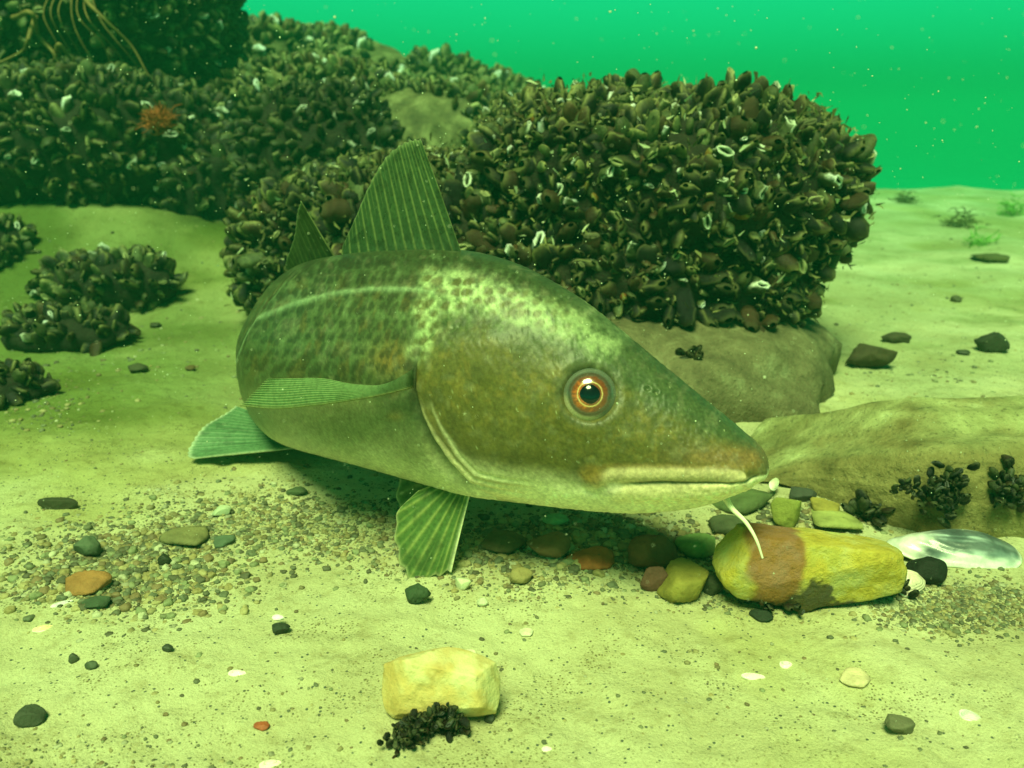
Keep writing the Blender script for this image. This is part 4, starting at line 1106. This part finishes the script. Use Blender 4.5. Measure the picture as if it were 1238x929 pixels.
# empty shells
def shell(label, px_, py_, L, W_, rot, tilt, inner, outer, seed=0, roll_=0.0, name='shell', lift=0.0, cat='shell'):
    """one valve of a bivalve lying open side up or down"""
    nu, nv = 40, 48
    g = gpt(px_, py_); a = np.linspace(0, 1, nu); b = np.linspace(0, 2 * np.pi, nv, endpoint=False)
    A, B = np.meshgrid(a, b, indexing='ij')
    wx = L * .5 * (1 + .0 * np.cos(B)); wy = W_ * .5 * (1 - .28 * np.cos(B) + .06 * np.cos(2 * B))
    x = A * wx * np.cos(B); y = A * wy * np.sin(B)
    dome = W_ * .30 * (1 - A ** 2.2)
    rip = .0003 * np.sin(A * 30 + 2 * np.sin(B * 3)) * A
    z1 = dome + rip; z2 = dome * .86 - .0007
    P1 = np.stack([x, y, z1], -1).reshape(-1, 3); P2 = np.stack([x * .985, y * .985, z2], -1).reshape(-1, 3)
    wob = .0012 * (L / .06) * noise(P1, 60, seed); P1[:, 2] += wob; P2[:, 2] += wob
    n0 = nu * nv; F = grid_faces(nu, nv, True); e0 = (nu - 1) * nv + np.arange(nv); e1 = (nu - 1) * nv + (np.arange(nv) + 1) % nv
    Fa = np.concatenate([F, (F + n0)[:, ::-1], np.stack([e0, e1, e1 + n0, e0 + n0], 1)])
    nn = fbm(P1, 90, seed, 4)
    C1 = mixc(np.ones((n0, 3)) * outer, np.array(inner), .75 * sst(-.2, .35, nn)); C1 = mixc(C1, np.array(outer) * .35, .6 * np.exp(-((A.ravel() - .55) / .05) ** 2) * sst(0, .3, -nn)); C2 = mixc(np.ones((n0, 3)) * inner, np.array(outer), .4 * sst(0, .5, nn))
    st_ = fbm(P1 * [16, 130, 0] * (.08 / L), 1.0, seed + 9, 4)
    if L > .05: C1 = mixc(C1, (.80, .84, .80), .8 * sst(.0, .3, st_)); C1 = mixc(C1, np.array(outer) * .4, .85 * sst(.05, .3, -st_)); C1 = mixc(C1, (.90, .88, .84), .7 * sst(.3, .8, P1[:, 0] / (L * .5) + .4 * nn))
    C1 = mixc(C1, (.9, .9, .82), np.exp(-((A.ravel() - 1) / .05) ** 2) * .8)
    V = np.concatenate([P1, P2]); Cc_ = np.concatenate([C1, C2])
    o = mesh(name, V, Fa, Cc_, mats=[SHELLM]); o.rotation_euler = (tilt, roll_, rot); o.location = (g[0], g[1], gz(g[0], g[1]) + lift)
    tag(o, label, cat); return o
m = M('shell_nacre')
c = m.mix(1.0, m.col(), m.ramp(m.noise(120, 5, .7), [(.3, G3(.7)), (.6, G3(1.15))]), 'MULTIPLY')
SHELLM = m.fin(c, .38, m.bump(m.noise(150, 4, .6), .3, .0012), .6)
m.b.inputs['Coat Weight'].default_value = .3
shell('large silvery blue mussel shell lying in front of the flat rock', 1150, 676, .078, .036, R(172), R(-12), (.50, .58, .60), (.16, .21, .22), 1, lift=.006)
shell('small pinkish white shell fragment between the yellow stone and the black pebble', 1099, 716, .021, .016, R(20), R(50), (.85, .72, .60), (.75, .62, .50), 2, lift=.006)
shell('white clam shell chip on the open sand left of the pale yellow stone', 287, 814, .0092, .0045, R(-5), R(0), (.95, .88, .86), (.95, .88, .86), 3)
shell('thin white shell chip on the right foreground sand', 911, 818, .0115, .0045, R(-6), R(0), (.9, .86, .82), (.9, .84, .76), 4)
shell('small bright white shell chip beyond the thin chip', 950, 804, .0068, .0055, R(10), R(0), (.95, .9, .84), (.95, .9, .84), 5)
shell('white shell chip with a yellow edge at the left of the sand', 52, 760, .0105, .005, R(20), R(0), (.95, .9, .8), (.9, .75, .4), 6)
shell('pearly shell flake beside the reddish gravel stone', 75, 730, .0115, .004, R(35), R(0), (.95, .88, .95), (.8, .75, .8), 7)
shell('bright white shell chip at the bottom left edge', 327, 924, .0095, .005, R(12), R(0), (.95, .92, .8), (.95, .9, .75), 8)
shell('white shell chip on top of the dark pebble on the open sand', 337, 757, .0065, .004, R(-10), R(0), (.95, .88, .95), (.9, .85, .9), 9, lift=.005)
shell('white shell chip right of the pale yellow stone', 661, 906, .0045, .003, R(0), R(0), (.95, .92, .88), (.95, .9, .88), 10)
shell('pale blue white shell chip near the right foreground', 1173, 866, .0095, .006, R(-35), R(10), (.8, .85, .85), (.6, .6, .45), 11)
shell('narrow white shell sliver leaning behind the barbel', 935, 598, .020, .007, R(60), R(50), (.9, .9, .7), (.8, .8, .5), 12, lift=.008)

# ------------------------------------------------------------------ gravel
rg = np.random.default_rng(77)
PAL = [((.62, .60, .42), 'white'), ((.50, .42, .20), 'tan'), ((.10, .13, .085), 'dark green'), ((.04, .045, .03), 'black'), ((.24, .15, .07), 'reddish brown'), ((.26, .30, .16), 'grey green'), ((.36, .28, .11), 'yellow brown')]
PW = np.array([.10, .20, .17, .12, .10, .17, .14])
REG = [  # chart polygon-ish ellipses: cx, cy, rx, ry, count, rmin, rmax
    (150, 680, 165, 62, 4600, .0011, .0042), (330, 625, 190, 48, 3600, .0010, .0036), (520, 650, 160, 50, 1500, .0010, .0036),
    (720, 652, 210, 40, 2600, .0014, .0052), (1175, 725, 120, 35, 2600, .0010, .0030), (640, 700, 120, 25, 350, .0010, .003),
    (120, 905, 210, 45, 420, .0006, .0020), (980, 620, 90, 25, 700, .0014, .0045), (1120, 330, 220, 110, 420, .0014, .005), (150, 400, 220, 80, 420, .0012, .005), (1120, 450, 140, 40, 200, .001, .004),
    (60, 480, 80, 45, 260, .0014, .004), (620, 830, 640, 110, 600, .0006, .0020), (150, 560, 180, 60, 260, .0008, .002), (880, 700, 120, 30, 420, .0008, .0026), (1000, 680, 200, 55, 700, .001, .003)]
rec = []
for cx, cyy, rx, ry, n, r0, r1 in REG:
    a = rg.random(n) * 2 * np.pi; q = np.sqrt(rg.random(n)) * (.85 + .28 * rg.normal(size=n))
    xs = cx + rx * q * np.cos(a); ys = cyy + ry * q * np.sin(a)
    rr_ = (r0 + (r1 - r0) * rg.random(n) ** 5.0) * .78
    for x, y, r_ in zip(xs, ys, rr_):
        if y < 240 or y > 990 or x < -120 or x > 1360: continue
        rec.append((x, y, r_))
# a thin scatter over all the sand, in world space
for _ in range(1500):
    yy = .28 + 2.8 * rg.random() ** 1.6; xx = rg.uniform(-.75, .75) * (yy + .25)
    rec.append((xx, yy, -rg.uniform(.0005, .0016) * (1 + .5 * yy)))
GP = []
for r_ in rec:
    if r_[2] < 0: GP.append((r_[0], r_[1], -r_[2]))
    else:
        g = gnd(r_[0], r_[1]); GP.append((g[0], g[1], r_[2]))
GP = np.array(GP); gzv = ground_h(GP[:, 0], GP[:, 1])
ptype = rg.choice(len(PAL), len(GP), p=PW / PW.sum())
pcx = proj(np.stack([GP[:, 0], GP[:, 1], gzv], 1)); depth_ = (np.stack([GP[:, 0], GP[:, 1], gzv], 1) - CP) @ cF
size = GP[:, 2] / depth_ * FPX
infr = (pcx[:, 0] > 0) & (pcx[:, 0] < 1238) & (pcx[:, 1] > 300) & (pcx[:, 1] < 925)
covered = (pcx[:, 0] > 300) & (pcx[:, 0] < 925) & (pcx[:, 1] < np.interp(pcx[:, 0], [300, 380, 540, 600, 740, 925], [560, 560, 600, 610, 630, 600]))
big = np.argsort(-np.where(infr & ~covered, size, 0))[:280]
def pebble_mesh(seed, sub):
    V, F = ico(sub); rgp = np.random.default_rng(seed)
    e = rgp.uniform(2.0, 3.0); r = (1, rgp.uniform(.65, 1), rgp.uniform(.4, .75))
    rho = (np.abs(V[:, 0]) ** e + np.abs(V[:, 1] / r[1]) ** e + np.abs(V[:, 2] / r[2]) ** e) ** (-1 / e)
    return V * rho[:, None] * (1 + .34 * noise(V, 1.7, seed) + .12 * noise(V, 4, seed))[:, None], F
PM = []
for ti, (cl, nm) in enumerate(PAL):
    row = []
    for k in range(4):
        V, F = pebble_mesh(900 + ti * 10 + k, 3)
        C = np.clip((np.array(cl) * .72 + np.array([.5, .44, .25]) * .16) * (1 + .35 * fbm(V, 2.5, ti * 7 + k, 4))[:, None], .005, .9)
        row.append(mesh('pebble', V, F, C, mats=[PEB], link=False))
    PM.append(row)
for i in big:
    ti = ptype[i]; o = bpy.data.objects.new('pebble', PM[ti][rg.integers(0, 4)]); COL.objects.link(o)
    r_ = GP[i, 2]; o.scale = (r_, r_, r_); o.rotation_euler = (rg.uniform(-.3, .3), rg.uniform(-.3, .3), rg.uniform(0, 6.28))
    o.location = (GP[i, 0], GP[i, 1], gzv[i] + r_ * .08)
    x, y = pcx[i]
    where = 'gravel patch on the left sand' if x < 440 and y < 770 else 'gravel under and beside the cod' if y < 715 and x < 860 else 'fine gravel by the yellow stone' if y < 790 and x >= 860 else 'open foreground sand'
    tag(o, '%s pebble %s the %s' % (PAL[ti][1], 'on' if 'open' in where else 'in', where), 'pebble', '%s pebbles, %s' % (PAL[ti][1], where))
small = np.setdiff1d(np.arange(len(GP)), big)
lowp = [pebble_mesh(1500 + k, 1) for k in range(8)]
lowp2 = [pebble_mesh(1600 + k, 2) for k in range(8)]
Vs, Fs, Cs, n0 = [], [], [], 0
for i in small:
    V, F = (lowp2 if size[i] > 3.0 else lowp)[rg.integers(0, 8)]
    a = rg.uniform(0, 6.28); ca, sa = math.cos(a), math.sin(a)
    Q = V * GP[i, 2]; Q = np.stack([Q[:, 0] * ca - Q[:, 1] * sa, Q[:, 0] * sa + Q[:, 1] * ca, Q[:, 2]], 1) + [GP[i, 0], GP[i, 1], gzv[i] + GP[i, 2] * rg.uniform(-.45, .25)]
    Vs.append(Q); Fs.append(F + n0); Cs.append(np.tile(np.array(PAL[ptype[i]][0]) * .75 * rg.uniform(.5, 1.3) * .70 + np.array([.5, .44, .25]) * .17, (len(V), 1))); n0 += len(V)
o = mesh('gravel', np.concatenate(Vs), np.concatenate(Fs), np.concatenate(Cs), mats=[PEB]); tag(o, 'fine mixed gravel strewn over the sand', 'gravel', kind='stuff')

# the mass of mussels
def ff(name, B, mat_):
    o = mesh(name, np.concatenate(B['V']), np.concatenate(B['F']), np.clip(np.concatenate(B['C']), .003, .8), mats=[mat_]); return o
o = ff('mussel_crust', bed, MUS); tag(o, 'dense crust of mussels over the reef rocks', 'mussels', kind='stuff')

# ------------------------------------------------------------------ weed
m = M('brown_weed'); WEED = m.fin(m.ramp(m.noise(40, 4), [(.3, (.12, .075, .025)), (.7, (.26, .17, .06))]), .7)
def weed(label, lines, rad, matw, cat='seaweed', name='seaweed'):
    Vs, Fs, n0 = [], [], 0
    for ln in lines:
        pth = smooth_curve([at(*q) for q in ln], 40)
        pth = pth + .006 * np.stack([noise(pth, 14, k) for k in range(3)], 1)
        V, F = tube(pth, rad * np.linspace(1, .35, 40), 6); Vs.append(V); Fs.append(F + n0); n0 += len(V)
    V = np.concatenate(Vs); c = V.mean(0); o = mesh(name, V - c, np.concatenate(Fs), mats=[matw]); o.location = c; tag(o, label, cat); return o
Yw = 1.50
weed('long brown strand of weed curving down over the dark boulder', [[(95, -10, Yw), (125, 20, Yw - .03), (160, 55, Yw), (178, 92, Yw)]], .0035, WEED)
weed('branching brown weed arching across the dark boulder', [[(10, 20, Yw), (40, 18, Yw - .04), (44, 42, Yw), (66, 62, Yw - .02), (76, 96, Yw), (110, 108, Yw - .03), (155, 116, Yw)], [(40, 20, Yw), (32, 50, Yw - .03), (22, 66, Yw), (-8, 78, Yw)], [(70, 66, Yw), (72, 52, Yw - .03), (88, 70, Yw), (104, 100, Yw)]], .0042, WEED)
weed('fine tuft of brown weed at the top left corner', [[(60 + 8 * k, -12, Yw + .03), (50 + 12 * k, 20 + 3 * (k % 3), Yw - .02 * (k % 3)), (70 + 14 * k, 50 + 6 * (k % 4), Yw), (80 + 15 * k, 80 + 4 * (k % 5), Yw + .02)] for k in range(7)], .0014, WEED)
def tuft(label, c, r, n, matw, seed, L=.02, rad=.0012, name='seaweed', cat='seaweed', zs=.8):
    rgt = np.random.default_rng(seed); Vs, Fs, n0 = [], [], 0
    for k in range(n):
        d = rgt.normal(size=3); d[2] = abs(d[2]) * zs; d /= np.linalg.norm(d); s = np.array(c) + rgt.normal(size=3) * r * .35
        pth = smooth_curve([s, s + d * L * .4 + rgt.normal(size=3) * L * .12, s + d * L + rgt.normal(size=3) * L * .25], 8)
        V, F = tube(pth, rad * np.linspace(1, .3, 8), 5); Vs.append(V); Fs.append(F + n0); n0 += len(V)
    V = np.concatenate(Vs) - np.array(c); o = mesh(name, V, np.concatenate(Fs), mats=[matw]); o.location = c; tag(o, label, cat); return o
m = M('orange_weed'); ORW = m.fin(m.ramp(m.noise(60, 3), [(.3, (.26, .06, .015)), (.7, (.42, .12, .03))]), .7)
tuft('rusty orange tuft of weed on the broad mussel covered rock', at(193, 148, 1.345), .018, 320, ORW, 3, L=.016, rad=.0013)
m = M('green_weed'); GRW = m.fin(m.ramp(m.noise(60, 3), [(.3, (.16, .34, .06)), (.7, (.26, .46, .10))]), .6)
tuft('bright green tuft of weed on the far right sand', gpt(1182, 296), .035, 90, GRW, 4, L=.02, rad=.0018, zs=.35)
tuft('tall bright green tuft of weed at the right edge of the sand', gpt(1222, 262) + [0, 0, .01], .05, 110, GRW, 5, L=.022, rad=.002, zs=.35)
m = M('olive_fuzz'); FUZ = m.fin(m.ramp(m.noise(60, 3), [(.3, (.07, .065, .02)), (.7, (.17, .15, .05))]), .9)
tuft('brown fuzz of weed on the far sand beyond the boulder', gpt(1160, 274), .05, 120, FUZ, 6, L=.02, rad=.002, zs=.1)
tuft('faint brown fuzz of weed on the sand near the horizon', gpt(1095, 246), .04, 120, FUZ, 7, L=.025, rad=.002, zs=.1)

rgf = np.random.default_rng(321)
sel = rgf.choice(len(cP), 5200); Pf = cP[sel] + cN[sel] * rgf.uniform(.006, .024, (5200, 1)) + rgf.normal(size=(5200, 3)) * .004
dr = cN[sel] * .5 + rgf.normal(size=(5200, 3)) * .7 + [0, 0, .2]; dr /= np.linalg.norm(dr, axis=1)[:, None]; sd2 = np.cross(dr, rgf.normal(size=(5200, 3))); sd2 /= np.linalg.norm(sd2, axis=1)[:, None]
ln = rgf.uniform(.004, .012, (5200, 1)); wd = rgf.uniform(.0004, .0012, (5200, 1))
V = np.stack([Pf - sd2 * wd, Pf + sd2 * wd, Pf + dr * ln * .6 + sd2 * wd * 1.2 + rgf.normal(size=(5200, 3)) * .001, Pf + dr * ln + rgf.normal(size=(5200, 3)) * .001], 1).reshape(-1, 3)
Ff_ = np.arange(len(V)).reshape(-1, 4)
fcol = np.repeat(np.where(rgf.random((5200, 1)) < .16, np.array([[.45, .48, .30]]), np.array([[.10, .095, .035]]) * rgf.uniform(.5, 2.2, (5200, 1))), 4, axis=0)
m = M('algal_fuzz'); FZ = m.fin(m.col(), .9)
o = mesh('algae_fuzz', V, Ff_, fcol, mats=[FZ]); tag(o, 'olive fuzz of algae growing over the mussels', 'algae', kind='stuff')

# ------------------------------------------------------------------ specks drifting in the water
rg = np.random.default_rng(123)
iv, if_ = ico(1); Vs, Fs, n0 = [], [], 0
for k in range(3600):
    Y = .22 + .9 * rg.random() ** 1.5; p = at(rg.uniform(-150, 1390), rg.uniform(-80, 990), Y)
    if p[2] < .012: continue
    s = rg.uniform(.00012, .00034) * (Y / .45) ** .8 * (1.8 if rg.random() < .04 else 1)
    V = iv * s * rg.uniform(.6, 1.4, 3) + p; Vs.append(V); Fs.append(if_ + n0); n0 += len(V)
m = M('floating_specks'); SPK = m.fin((.62, .68, .50), .8)
o = mesh('suspended_particles', np.concatenate(Vs), np.concatenate(Fs), mats=[SPK]); tag(o, 'tiny pale specks drifting in the water', 'particles', kind='stuff')
